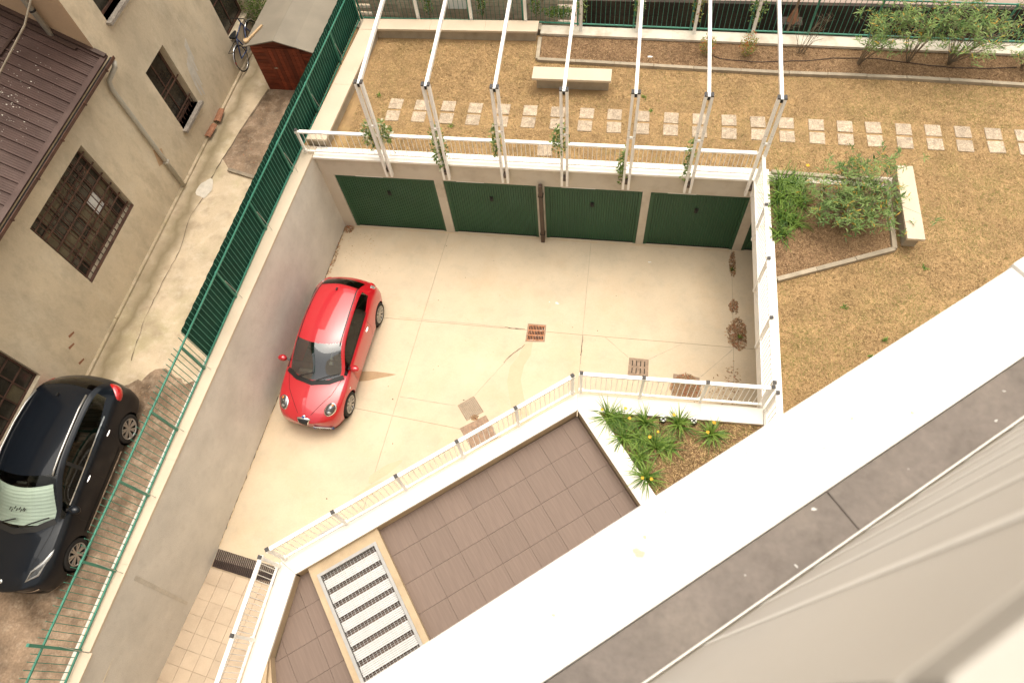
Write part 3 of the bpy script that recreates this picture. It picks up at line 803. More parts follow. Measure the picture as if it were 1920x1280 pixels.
MB().box((13.62, -.68, 2.90), (.26, 1.78, .408)).build('base', 'bench_base', bn)

# ---- low back wall, street beyond
lw = thing('low_wall', 'long low white wall under the green fence behind the back bed', 'wall', (11, 4.6, LAWN))
nseg = 8
for k in range(nseg):
    a = lerp((5.06, 4.63, 4.97), (19.0, 4.29, 4.70), k / nseg); b = lerp((5.06, 4.63, 4.97), (19.0, 4.29, 4.70), (k + 1) / nseg)
    MB().prism(inset([(a[0], a[1]), (b[0], b[1]), (b[0], b[2]), (a[0], a[2])], .0015), 2.765, 2.82).build('coping_stone', 'offwhite', lw)
MB().prism([(5.06, 4.65), (19.0, 4.31), (19.0, 4.68), (5.06, 4.95)], 0, 2.764).build('wall_face', 'fascia', lw)
MB().prism([(-.4, 4.74), (5.05, 4.84), (5.05, 5.10), (-.4, 5.0)], 0, 2.78).build('wall_face', 'block', lw)
struct(sheet('street', [(-.4, 4.7), (60, 3.5), (60, 60), (-.4, 60)], 1.0, 'street'))
nw = thing('block_wall', 'grey brown block wall with thin courses seen through the back fence', 'wall', (2.7, 5.6, 1))
for j in range(22):
    for i in range(7):
        w = .82
        x = -.3 + i * w + (w / 2 if j % 2 else 0)
        if x > 5.6: continue
        MB().box((x + w / 2, 5.62 + random.uniform(-.006, .006), 2.0 + .12 * j), (w - .012, .14, .108)).build('block', 'block', nw)
dw = thing('dark_wall', 'dark board wall behind the green back fence, shade put into its colour', 'wall', (12.5, 6.3, 1))
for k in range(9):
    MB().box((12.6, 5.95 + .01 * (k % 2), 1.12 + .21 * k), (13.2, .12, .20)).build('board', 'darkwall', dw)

# ---- alley
alley = struct(sheet('alley', [(-9, -20), (-1.35, -20), (-.45, .3), (-.35, 9), (-9, 9)], ALLEY, 'alley'))
sheet('rough_patch', [(-2.45, 2.95), (-2.75, 1.45), (-2.9, .35), (-2.62, .02), (-1.0, -.3), (-.45, .3), (-.4, 2.9)], ALLEY + .006, 'alley_rough', alley)
sheet('rough_patch', ragged([(-.82, -5.5), (-1.55, -6.0), (-2.3, -5.7), (-3.0, -6.3), (-3.3, -8), (-3.3, -10.2), (-4.2, -10.6), (-4.4, -19), (-1.2, -19), (-1.1, -11)], .10, .03), ALLEY + .006, 'alley_rough', alley)
ribbon('crack', resample([(-2.40, 2.9), (-2.55, 2.2), (-2.72, 1.47), (-2.8, .9), (-2.93, .2), (-2.98, -.3)], .12), .03, ALLEY + .010, 'crack', alley, .8)
ribbon('crack', resample([(-2.98, -.3), (-3.0, -.95), (-3.12, -1.6), (-3.0, -2.6), (-3.1, -3.4), (-3.15, -4.6), (-3.05, -5.6)], .12), .011, ALLEY + .010, 'crack', alley, .8)
sheet('pale_patch', blob((-3.04, -.66), .20, .30, .2), ALLEY + .012, 'paint_patch', alley)

# ================================================================== apartment building the picture is taken from
BA = Vector((.7837, .6211)); BN = Vector((-.6211, .7837)); BO = Vector((7.529, -10.899))
def W(al, nn): p = BO + BA * al + BN * nn; return (p.x, p.y)
def wbox(mb, a0, a1, n0, n1, z0, z1): return mb.prism([W(a0, n0), W(a1, n0), W(a1, n1), W(a0, n1)], z0, z1)
ab = thing('apartment_building', 'pale apartment building with white balcony ledge and ribbed cladding, close at lower right', 'building', (*W(0, -2), 0))
wbox(MB(), -9, 9, -1.2, -.02, -.5, 13.55).build('facade', 'facade', ab)
wbox(MB(), -9, 9, -12, -1.6, -.4, 16.3).build('upper_wall', 'facade', ab)
wbox(MB(), -9, 9, -1.59, -1.21, 13.4, 13.58).build('balcony_floor', 'ledge_grey', ab)
for a0, a1, e in ((-3.0, -1.3, .29), (-1.297, 1.204, .29), (1.216, 3.6, .296), (3.603, 6, .296)):
    wbox(MB(), a0, a1, .106, e, 13.60, 13.72).build('ledge_slab', 'ledge', ab, bevel=.004)
for a0 in (-2.0, -1.19, -.37, .44, 1.25, 2.07, 2.88):
    wbox(MB(), a0 + .001, a0 + .809, .0, .104, 13.56, 13.716).build('stone_strip', 'ledge_grey', ab, bevel=.002)
for k in range(-1, 24):
    a0 = .0275 + .1405 * k
    lo = max(a0, -.15 - .0085) if k >= 0 else -.1585
    wbox(MB(), lo + .0085, a0 + .1322, -.05, -.002, 13.718, 14.93).build('cladding_panel', 'cladding', ab)
    if k >= 0: wbox(MB(), a0 - .0083, a0 + .0083, -.05, -.0004, 13.718, 14.93).build('cladding_rib', 'rib', ab)
wbox(MB(), -.15, 3.6, -.55, -.002, 14.931, 14.967).build('parapet_cap', 'cap', ab, bevel=.004)
wbox(MB(), -.15, 3.6, .0025, .007, 13.717, 13.735).build('base_trim', 'rib', ab, bevel=.003)
wbox(MB(), -2.6, -.151, -.10, -.002, 13.72, 14.9).build('dark_panel', 'roof_dark', ab)
for (al, nn, r_) in ((.02, .21, .012), (.05, .23, .005), (.60, .20, .004), (.72, .14, .004), (.35, .26, .003), (.12, .25, .003), (-.2, .2, .004), (.5, .18, .003)):
    sheet('dirt_spot', blob(W(al, nn), r_, r_ * .8, n=14, rough=.4), 13.7215, 'cream_coping', ab)
for (al, nn, r_) in ((.39, .09, .006), (.28, .02, .004), (.86, .03, .004), (.93, .07, .003), (.18, .06, .002), (.62, .05, .0015)):
    sheet('dropping', blob(W(al, nn), r_, r_ * .5, random.random() * 3, n=12, rough=.5), 13.7175, 'paper', ab)

# ================================================================== old building along the alley
e3 = Vector((.049, 1, 0)).normalized(); n3 = Vector((1, -.049, 0)).normalized()
def Q(u, z, d=0.0):
    return Vector((-3.66 + .049 * (u + .63), u, z)) + n3 * d
ob = thing('old_building', 'old beige plastered workshop with barred windows along the left alley', 'building', (-4, -3, ALLEY))
OPEN = {'w1': (-4.31, -2.14, 3.21, 5.18), 'w2': (.50, 1.46, 2.98, 4.74), 'w3': (3.80, 5.1, 2.92, 4.72), 'w4': (-9.3, -6.57, 3.25, 5.2), 'w5': (.42, 1.55, 6.18, 7.6)}
def wall_grid(us, zs, holes, depth):
    mb = MB()
    for a, b in zip(us[:-1], us[1:]):
        for c, d in zip(zs[:-1], zs[1:]):
            if any(h[0] - 1e-6 <= a and b <= h[1] + 1e-6 and h[2] - 1e-6 <= c and d <= h[3] + 1e-6 for h in holes): continue
            mb.add([Q(a, c), Q(b, c), Q(b, d), Q(a, d)], [(0, 1, 2, 3)])
    for a, b, c, d in holes:
        for (p, q) in (((a, c), (b, c)), ((b, c), (b, d)), ((b, d), (a, d)), ((a, d), (a, c))):
            mb.add([Q(*p), Q(*q), Q(*q, -depth), Q(*p, -depth)], [(0, 3, 2, 1)])
    return mb
hl = [OPEN['w1'], OPEN['w4']]; hr = [OPEN['w2'], OPEN['w3'], OPEN['w5']]
us = sorted({-16, -.32} | {v for h in hl for v in h[:2]}); zs = sorted({ALLEY - .5, 5.86} | {v for h in hl for v in h[2:]})
wl_ = wall_grid(us, zs, hl, .30).build('front_wall', 'plaster', ob)
us = sorted({-.32, 9} | {v for h in hr for v in h[:2]}); zs = sorted({ALLEY - .5, 13} | {v for h in hr for v in h[2:]})
wr_ = wall_grid(us, zs, hr, .30).build('front_wall', 'plaster', ob)
# side wall of the taller part, above the lean-to roof
sd = Vector((-1.81, .30, 0)).normalized()
p0 = Q(-.32, 0); p1 = p0 + sd * 6
MB().add([(p0.x, p0.y, 5.4), (p1.x, p1.y, 5.4), (p1.x, p1.y, 13), (p0.x, p0.y, 13)], [(0, 1, 2, 3)]).build('side_wall', 'plaster_orange', ob)
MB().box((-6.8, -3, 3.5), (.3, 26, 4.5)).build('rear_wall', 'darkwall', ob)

def qbar(name, u0, z0, u1, z1, d, w, t, mat, parent):
    return MB().beam(Q(u0, z0, d), Q(u1, z1, d), t, w, up=tuple(n3.cross((Q(u1, z1) - Q(u0, z0)).normalized()))).build(name, mat, parent)

def window(key, nu, nz, gu, gz, d_pane=-.22, d_bar=-.10, sill=True, fr=.05, white_panes=()):
    u0, u1, z0, z1 = OPEN[key]
    f = MB()
    for (a, b) in (((u0, z0 + fr / 2), (u1, z0 + fr / 2)), ((u0, z1 - fr / 2), (u1, z1 - fr / 2))): f.beam(Q(*a, d_pane), Q(*b, d_pane), .05, fr)
    for u in (u0 + fr / 2, u1 - fr / 2): f.beam(Q(u, z0 + fr, d_pane), Q(u, z1 - fr, d_pane), .05, fr, up=tuple(e3))
    w = f.build('window', 'rust', ob)
    iu = (u1 - u0 - 2 * fr) / nu; iz = (z1 - z0 - 2 * fr) / nz
    for i in range(nu):
        for j in range(nz):
            a, b = u0 + fr + i * iu, z0 + fr + j * iz
            m_ = 'paper' if (i, j) in white_panes else ('pane_olive' if random.random() < (.35 if key in ('w1', 'w4') else .1) else 'pane')
            MB().add([Q(a + .004, b + .004, d_pane), Q(a + iu - .004, b + .004, d_pane), Q(a + iu - .004, b + iz - .004, d_pane), Q(a + .004, b + iz - .004, d_pane),
                      Q(a + .004, b + .004, d_pane - .01), Q(a + iu - .004, b + .004, d_pane - .01), Q(a + iu - .004, b + iz - .004, d_pane - .01), Q(a + .004, b + iz - .004, d_pane - .01)],
                     [(0, 1, 2, 3), (7, 6, 5, 4), (0, 4, 5, 1), (1, 5, 6, 2), (2, 6, 7, 3), (3, 7, 4, 0)]).build('pane', m_, w)
    for i in range(1, nu): qbar('glazing_bar', u0 + fr + i * iu, z0 + fr, u0 + fr + i * iu, z1 - fr, d_pane + .012, .028, .02, 'rust', w)
    for j in range(1, nz): qbar('glazing_bar', u0 + fr, z0 + fr + j * iz, u1 - fr, z0 + fr + j * iz, d_pane + .014, .028, .02, 'rust', w)
    for i in range(gu): u = u0 + (i + .5) * (u1 - u0) / gu; qbar('grille_bar', u, z0, u, z1, d_bar, .016, .016, 'rust', w)
    for j in range(gz): z = z0 + (j + .4) * (z1 - z0) / gz; qbar('grille_bar', u0, z, u1, z, d_bar + .02, .032, .014, 'rust', w)
    if sill:
        MB().beam(Q(u0 - .06, z0 - .035, -.06), Q(u1 + .06, z0 - .035, -.06), .36, .07, up=(0, 0, 1)).build('sill', 'stone', w)
    return w
w_ = window('w1', 6, 4, 13, 6, sill=False, white_panes=((4, 1),))  # a single pane is plain white
for k, (r_, c_) in enumerate((( .12, (-3.6, 3.6)), (.10, (-2.6, 3.9)), (.13, (-3.1, 4.7)), (.10, (-2.5, 4.8)))):
    pts = [Q(c_[0] + r_ * math.cos(t), c_[1] + r_ * math.sin(t), -.085) for t in np.linspace(0, 2 * PI, 17)]
    MB().tube(pts, .006, 5, cap=False).build('grille_ring', 'rust', w_)
qbar('sill_rail', -4.31, 3.235, -2.14, 3.235, -.03, .05, .05, 'rust', w_)
window('w2', 2, 2, 0, 0, fr=.06)
w_ = window('w3', 2, 2, 0, 0, fr=.06, sill=False)
window('w4', 8, 5, 0, 0, d_pane=-.12, sill=False, fr=.04)
window('w5', 2, 2, 0, 0, d_pane=-.2)
# small lower grille of window two
wins = [c for c in ob.children if c.name.startswith('window')]
for i in range(7):
    u = .54 + i * .145
    qbar('grille_bar', u, 2.98, u, 3.25, -.09, .014, .014, 'rust', wins[1])
for z in (3.25, 3.86): qbar('grille_bar', .5, z, 1.46, z, -.08, .03, .015, 'rust', wins[1])
# patches and marks on the wall
def wpatch(name, pts, mat, par, d=.004): return mk(name, [Q(u, z, d) for u, z in pts], [tuple(range(len(pts)))], mat, par)
for (u_, z_, h_, w_) in ((1.68, 3.0, .75, .07), (1.80, 2.92, 1.05, .06), (1.90, 3.15, .85, .05), (2.02, 3.5, .75, .06), (2.12, 3.75, .55, .05), (1.75, 3.55, .35, .09)):
    wpatch('paint_patch', [(u_, z_), (u_ + w_ * .7, z_ - .05), (u_ + w_ + .04, z_ + h_ * .5), (u_ + w_ + .10, z_ + h_), (u_ + .08, z_ + h_ * .93), (u_ + .01, z_ + h_ * .45)], 'paint_patch', wr_, .003 + .0007 * random.random())
wpatch('paint_patch', [(-.85, 3.1), (-.6, 3.0), (-.45, 3.3), (-.7, 3.5)], 'plaster_orange', wl_, .003)
for u, z in ((-5.95, 2.45), (-5.8, 2.9), (-5.6, 3.05)):
    wpatch('red_mark', [(u, z), (u + .16, z - .05), (u + .17, z - .01), (u + .02, z + .06)], 'terracotta', wl_)
# plinth and plaster groove along the foot
for u0, u1 in ((-16, -4.6), (-4.59, -.3), (-.29, 9)):
    MB().beam(Q(u0, ALLEY + .03, .02), Q(u1, ALLEY + .03, .02), .09, .07).build('plinth', 'alley', ob, bevel=.02)
# lean-to roof, gutter, pipes
E0 = Vector((-3.46, -.34, 5.90)); E1 = Vector((-4.02, -12.0, 5.90)); T0 = Vector((-5.41, -.02, 6.80))
up_ = (T0 - E0); al_ = (E1 - E0).normalized()
nrm = al_.cross(up_).normalized()
if nrm.z < 0: nrm = -nrm
upn = (up_ - al_ * up_.dot(al_)).normalized()
RL = 3.6
def RP(s, t, h=0.0): # s along the eave from the right end, t up the slope
    k = up_.dot(al_) / up_.dot(upn)
    return E0 + al_ * (s + k * t) + upn * t + nrm * h
rf = MB().add([RP(0, 0), RP(11.5, 0), RP(11.5, RL), RP(0, RL), RP(0, 0, -.05), RP(11.5, 0, -.05), RP(11.5, RL, -.05), RP(0, RL, -.05)],
              [(0, 1, 2, 3), (7, 6, 5, 4), (0, 4, 5, 1), (1, 5, 6, 2), (2, 6, 7, 3), (3, 7, 4, 0)]).build('roof', 'roof_metal', ob)
for k in range(44):
    s = .12 + k * .26
    MB().beam(RP(s, .0, .018), RP(s, RL, .018), .04, .04, up=tuple(nrm)).build('roof_rib', 'roof_metal', rf)
    if k < 30:
        for q in range(1, 5):
            MB().beam(RP(s + q * .052, .0, .003), RP(s + q * .052, RL, .003), .012, .010, up=tuple(nrm)).build('roof_flute', 'roof_metal', rf)
MB().beam(RP(.05, .0, .05), RP(.05, RL, .05), .10, .10, up=tuple(nrm)).build('flashing', 'roof_dark', rf)
MB().beam(RP(.16, .55, .03), RP(.16, RL, .03), .10, .03, up=tuple(nrm)).build('dirt_strip', 'roof_dark', rf)
MB().beam(RP(.3, 1.62, .04), RP(9, 1.62, .04), .05, .05, up=tuple(nrm)).build('cross_lap', 'roof_dark', rf)
MB().beam(RP(0, .03, .03), RP(11.5, .03, .03), .10, .05, up=tuple(nrm)).build('eave_trim', 'roof_metal', rf)
g0 = E0 + n3 * .06 + Vector((0, 0, -.06)) - al_ * .06; g1 = E1 + n3 * .06 + Vector((0, 0, -.06))
MB().beam(g0, g1, .10, .02).build('gutter', 'black', rf)
MB().beam(g0 + n3 * .055 + Vector((0, 0, .02)), g1 + n3 * .055 + Vector((0, 0, .02)), .018, .07).build('gutter_lip', 'rust', rf)
for k in range(12):
    p = g0.lerp(g1, (k + .4) / 12)
    MB().box(p + n3 * .07 + Vector((0, 0, .02)), (.03, .03, .09)).build('gutter_hook', 'rust', rf)
lv = []
for _ in range(190):
    s, t = random.gauss(2.1, .8), random.gauss(.95, .28)
    t += (s - 2.1) * -.12
    if s < .4 or t < .15: continue
    r_ = random.uniform(.003, .006) if random.random() < .7 else random.uniform(.006, .014)
    c = RP(s, t, .012); lv += [c + al_ * r_ * math.cos(a) + upn * r_ * 1.5 * math.sin(a) for a in (0, 1.57, 3.14, 4.71)]
fast_mesh('lichen_spots', np.array([tuple(p) for p in lv]), 4, 'lichen', parent=rf)
rf.children[-1]["kind"] = "stuff"
pipe = [g0 + Vector((.02, -.05, -.05)), g0 + Vector((.0, -.10, -.16)), Q(-.60, 5.50, .10), Q(-.645, 5.30, .07), Q(-.65, 3.6, .07), Q(-.65, ALLEY + .10, .07)]
dp2 = MB().tube(pipe, .052, 12).build('downpipe', 'zinc', ob, smooth=True)
MB().box(Q(-.65, 3.05, .07), (.125, .125, .05)).build('pipe_clip', 'zinc', dp2)
pa = p0 + sd * 0.80 + Vector((0, -.10, 6.17)); pb = pa + Vector((0, 0, 4))
dp3 = MB().lathe([(.045, 0), (.058, 0), (.058, 4), (.058, 4)], pa, (0, 0, 1), 14).build('downpipe', 'zinc', ob, smooth=True)
MB().lathe([(.046, .003), (.001, .003)], pa, (0, 0, 1), 14).build('pipe_mouth', 'black', dp3)
MB().lathe([(.06, .75), (.066, .75), (.066, .79), (.06, .79)], pa, (0, 0, 1), 14).build('pipe_clip', 'black', dp3)
cbl = tag(MB().tube([(-4.9, -3.05, 6.9), (-4.0, -2.3, 7.1), (-3.45, -1.55, 7.6), (-3.05, -.9, 8.2), (-2.8, -.3, 8.9)], .018, 6).build('overhead_cable', 'grey_wood', smooth=True),
          'thin tan cable hanging across the brown metal roof', 'cable')

# ================================================================== railings
BARS = {}
def railing(label, pts, zb, zt, nbar, side=(0, 0), post_ends=(True, True), post_z0=None, cap='grey_cap', toprail=.07, posts=True, gaps=.035):
    """white railing along pts; one panel between each two points"""
    t = thing('railing', label, 'railing', (pts[0][0], pts[0][1], zb))
    z0p = zb + .002 if post_z0 is None else post_z0
    for i, p in enumerate(pts):
        if not posts or (i == 0 and not post_ends[0]) or (i == len(pts) - 1 and not post_ends[1]): continue
        q = pts[min(i + 1, len(pts) - 1)]; r = pts[max(i - 1, 0)]
        ang = math.atan2(q[1] - r[1], q[0] - r[0])
        c = (p[0] + side[0], p[1] + side[1])
        po = MB().box((c[0], c[1], (z0p + zt) / 2), (.052, .052, zt - z0p), ang).build('post', 'white_metal', t)
        MB().box((c[0], c[1], zt + .010), (.066, .066, .02), ang).build('post_cap', cap, po)
        for z_ in (zb + .12, zt - .07): MB().box((c[0], c[1], z_), (.09, .062, .05), ang).build('clamp', 'white_metal', po)
    for p, q in zip(pts[:-1], pts[1:]):
        d = (Vector(q) - Vector(p)); L = d.length; d.normalize()
        a = Vector(p) + d * gaps; b = Vector(q) - d * gaps
        MB().beam((a.x, a.y, zt - .045), (b.x, b.y, zt - .045), toprail, .04).build('top_rail', 'white_metal', t)
        MB().beam((a.x, a.y, zb + .10), (b.x, b.y, zb + .10), .04, .032).build('bottom_rail', 'white_metal', t)
        key = round(zt - zb, 3)
        for k in range(nbar):
            c = a.lerp(b, (k + .5) / nbar); loc = (c.x, c.y, (zt + zb) / 2 + .025)
            if key not in BARS:
                BARS[key] = MB().lathe([(.0065, -(zt - zb - .16) / 2), (.0065, (zt - zb - .16) / 2)], loc, (0, 0, 1), 6).build('baluster', 'white_metal', t, loc=loc)
            else: place('baluster', BARS[key], t, loc)
    return t
PX = [1.84, 3.2935, 4.7455, 6.177, 7.6228, 9.0498, 10.4365]
gpts = [(-.235, .056)] + [(x, .056) for x in PX]
railing('white railing on the garage roof edge behind the pergola posts', gpts, 2.816, 3.60, 13, post_ends=(True, False), gaps=.06, posts=True, toprail=.085)
# the pergola posts carry the inner ends: drop the extra posts
rail_g = [o for o in bpy.data.objects if o.name == 'railing'][0]
for o in [c for c in rail_g.children if c.name.startswith('post')][1:]:
    for s_ in list(o.children): bpy.data.objects.remove(s_)
    bpy.data.objects.remove(o)
LL = [lerp((2.03, -9.445), (6.868, -5.714), k / 5) for k in range(6)]
railing('white railing on the diagonal parapet between courtyard and brown terrace', LL, 2.80, 3.68, 11)
LR = [lerp((7.03, -5.655), (10.46, -5.60), k / 3) for k in range(4)]
railing('white railing on the parapet in front of the lily bed', LR, 2.80, 3.70, 11)
RR = [(10.475, -.10), (10.475, -1.494), (10.475, -2.83), (10.475, -4.176), (10.475, -5.52)]
railing('white railing down the right side of the courtyard beside the lawn', RR, 2.80, 3.73, 13, post_ends=(False, True), post_z0=2.5)
railing('short white railing at the lower right corner running towards the building', [(10.53, -5.70), (10.53, -6.95)], 2.80, 3.70, 11, post_ends=(True, True))
RM = [(1.955, -9.585), (1.875, -10.82), (1.80, -12.05)]
railing('white railing beside the tiled ramp at the bottom left', RM, 2.80, 3.70, 13)

# ================================================================== pergola frames
ORD = ['leftmost', 'second', 'third', 'fourth', 'fifth', 'sixth', 'rightmost']
for i, x in enumerate(PX):
    far = (1.70 + 1.478 * i, 4.82 - (.0 if i < 3 else .04))
    t = thing('pergola_frame', {0: 'leftmost white pergola frame of paired posts and long beam', 6: 'rightmost white pergola frame of paired posts and long beam'}.get(i, ORD[i] + ' white pergola frame from the left, paired posts and beam'), 'pergola', (x, -.14, 2.39), 'white pergola frames over the lawn')
    for s_ in (-1, 1):
        xx = x + s_ * .062
        po = MB().box((xx, -.14, 3.845), (.056, .10, 2.90)).build('post', 'white_metal', t, bevel=.003)
        MB().box((xx, -.14, 5.305), (.06, .108, .03)).build('post_cap', 'grey_cap', po)
        for z_ in (3.1, 4.1, 4.3): MB().box((xx, -.14, z_), (.048, .103, .006)).build('joint_ring', 'grey_cap', po)
    MB().box((x, -.12, 2.62), (.068, .12, .10)).build('wall_bracket', 'brown_metal', t)
    MB().box((x, -.15, 4.05), (.068, .04, .05)).build('spacer', 'white_metal', t)
    bm_ = MB().beam((x, -.17, 5.24), (far[0] + .0, far[1] + .05, 5.24), .067, .09).build('beam', 'white_metal', t)
    d = (Vector((far[0], far[1])) - Vector((x, -.14))).normalized()
    MB().beam((x - d.x * .045, -.17 - d.y * .015, 5.24), (x, -.1701, 5.24), .05, .08).build('end_cap', 'black', bm_)
    MB().box((far[0], far[1] + .02, 3.96), (.075, .075, 2.5)).build('back_post', 'white_metal', t)

# ================================================================== green fences
def fence(label, pts, zb, h, step, screen=None, over=.16, tall_last=False, stays=True):
    t = thing('metal_fence', label, 'fence', (pts[0][0], pts[0][1], zb))
    zt = zb + h
    for i, p in enumerate(pts):
        hh = h + (.3 if tall_last and i == len(pts) - 1 else 0)
        MB().box((p[0], p[1], zb + hh / 2), (.045, .045, hh)).build('post', 'fence', t)
        if stays: MB().tube([(p[0] + .02, p[1] + .03, zb + h * .62), (p[0] + .16, p[1] - .02, zb + .01)], .006, 5).build('stay', 'zinc', t)
    for p, q in zip(pts[:-1], pts[1:]):
        MB().beam((p[0], p[1], zt - .02), (q[0], q[1], zt - .02), .03, .03).build('rail', 'fence', t)
        MB().beam((p[0], p[1], zb + .05), (q[0], q[1], zb + .05), .03, .03).build('rail', 'fence', t)
        n = max(2, round((Vector(q[:2]) - Vector(p[:2])).length / step))
        for k in range(1, n):
            c = lerp(p[:2], q[:2], k / n); loc = (c[0] - .012, c[1], zb + .05 + (h + over - .05) / 2)
            key = ('f', round(h, 2), over)
            if key not in BARS:
                BARS[key] = MB().box(loc, (.011, .011, h + over - .05)).build('bar', 'fence', t, loc=loc)
            else: place('bar', BARS[key], t, loc)
    return t
FP = [(-.03, 4.9), (-.145, 3.19), (-.277, 1.359), (-.419, -.573), (-.545, -2.318), (-.668, -4.17), (-.785, -5.927), (-.877, -7.297), (-.955, -8.636), (-1.048, -10.036), (-1.125, -11.375), (-1.20, -12.9)]
fl = fence('green steel bar fence with dark green screen along the top of the retaining wall', FP, 2.852, .99, .118, tall_last=False)
MB().box((-1.125, -11.375, 4.0), (.05, .05, .34)).build('post_extension', 'fence', fl)
# corrugated screen sheet on the alley side
sv = []; ns = 420
for k in range(ns + 1):
    y = 5.0 - (5.0 + 5.66) * k / ns
    x = fence_x(y) - .045 + .004 * math.sin(k * .9)
    sv += [(x, y, 2.87), (x - .004, y, 3.99 + .005 * math.sin(k * .45))]
mk('screen_sheet', sv, [(2 * k, 2 * k + 1, 2 * k + 3, 2 * k + 2) for k in range(ns)], 'screen', fl, smooth=True)
BP = [(.0, 5.02)] + [(1.6 + 1.478 * i, 5.02 - max(0, i - 2) * .034) for i in range(12)]
fb_ = fence('green steel bar fence on the low white wall at the back of the lawn', BP, 2.82, 1.06, .125, over=.0, stays=False)

# ================================================================== cars
def car_net(kind):
    def low(x, hw, dx=0): return [(x, .80 * hw, .17), (x, .955 * hw, .20), (x, .99 * hw, .40), (x, hw, .62)]
    N = [
     [(2.00, .45, .22), (2.02, .50, .26), (2.04, .52, .36), (2.05, .52, .46), (2.055, .50, .54), (2.06, .46, .58), (2.07, .38, .61), (2.08, .30, .62), (2.09, .15, .63), (2.095, 0, .63)],
     [(1.84, .65, .18), (1.86, .71, .22), (1.88, .735, .36), (1.87, .735, .50), (1.84, .715, .62), (1.85, .65, .68), (1.89, .55, .71), (1.94, .44, .725), (2.0, .22, .735), (2.02, 0, .735)],
     [(1.55, .74, .17), (1.55, .81, .20), (1.55, .838, .40), (1.55, .845, .60), (1.52, .825, .73), (1.53, .75, .79), (1.57, .62, .815), (1.62, .46, .83), (1.68, .23, .845), (1.70, 0, .845)],
     low(1.15, .866) + [(1.14, .85, .79), (1.12, .77, .855), (1.16, .65, .875), (1.22, .5, .89), (1.3, .25, .905), (1.32, 0, .91)],
     low(.80, .862) + [(.80, .85, .825), (.78, .795, .885), (.78, .755, .902), (.82, .705, .915), (1.03, .36, .94), (1.09, 0, .95)],
     low(.45, .86) + [(.47, .85, .845), (.47, .795, .915), (.48, .69, 1.09), (.52, .645, 1.125), (.69, .32, 1.175), (.74, 0, 1.19)],
     low(.08, .86) + [(.10, .85, .865), (.12, .795, .935), (.17, .64, 1.30), (.22, .585, 1.355), (.33, .29, 1.40), (.36, 0, 1.41)],
     low(-.45, .86) + [(-.45, .85, .88), (-.5, .79, .95), (-.5, .62, 1.345), (-.5, .555, 1.405), (-.5, .27, 1.44), (-.5, 0, 1.447)],
     low(-.98, .862) + [(-.98, .855, .91), (-.98, .775, 1.035), (-.98, .60, 1.315), (-.98, .535, 1.38), (-.98, .26, 1.412), (-.98, 0, 1.418)],
     low(-1.32, .862) + [(-1.32, .85, .95), (-1.32, .725, 1.15), (-1.34, .59, 1.255), (-1.38, .515, 1.325), (-1.44, .25, 1.36), (-1.46, 0, 1.365)],
     low(-1.62, .835) + [(-1.62, .81, .88), (-1.62, .735, .96), (-1.66, .63, .985), (-1.68, .545, 1.005), (-1.74, .27, 1.02), (-1.76, 0, 1.025)],
     [(-1.78, .66, .2), (-1.80, .72, .24), (-1.82, .76, .42), (-1.83, .76, .58), (-1.82, .73, .76), (-1.83, .67, .83), (-1.85, .57, .87), (-1.87, .46, .885), (-1.90, .23, .90), (-1.91, 0, .90)],
     [(-1.86, .45, .24), (-1.89, .50, .28), (-1.91, .52, .38), (-1.92, .52, .48), (-1.92, .50, .60), (-1.92, .46, .66), (-1.93, .38, .69), (-1.94, .30, .70), (-1.95, .15, .71), (-1.95, 0, .71)]]
    if kind == 'coupe':
        N = [[((1.2555 + (x - 1.2555) * .93) if x > 1.2555 else x, y * (.975 if j < 4 else .955), z) for j, (x, y, z) in enumerate(st)] for st in N]
    if kind == 'hatch':
        dx = [.02, .02, .01, 0, -.03, -.08, -.12, -.10, -.20, -.30, -.24, -.20, -.18]
        out = []
        for i, st in enumerate(N):
            r = []
            for j, (x, y, z) in enumerate(st):
                z2 = z * 1.045 + (.035 if z > .6 else 0)
                y2 = y * 1.02
                if j >= 6 and 5 <= i <= 9: y2 *= 1.08
                if j in (5, 6) and i >= 8 and i <= 9: z2 += (-.03 if j == 5 else .02)
                r.append((x * 1.01 + dx[i], y2, z2))
            out.append(r)
        N = out
    return N

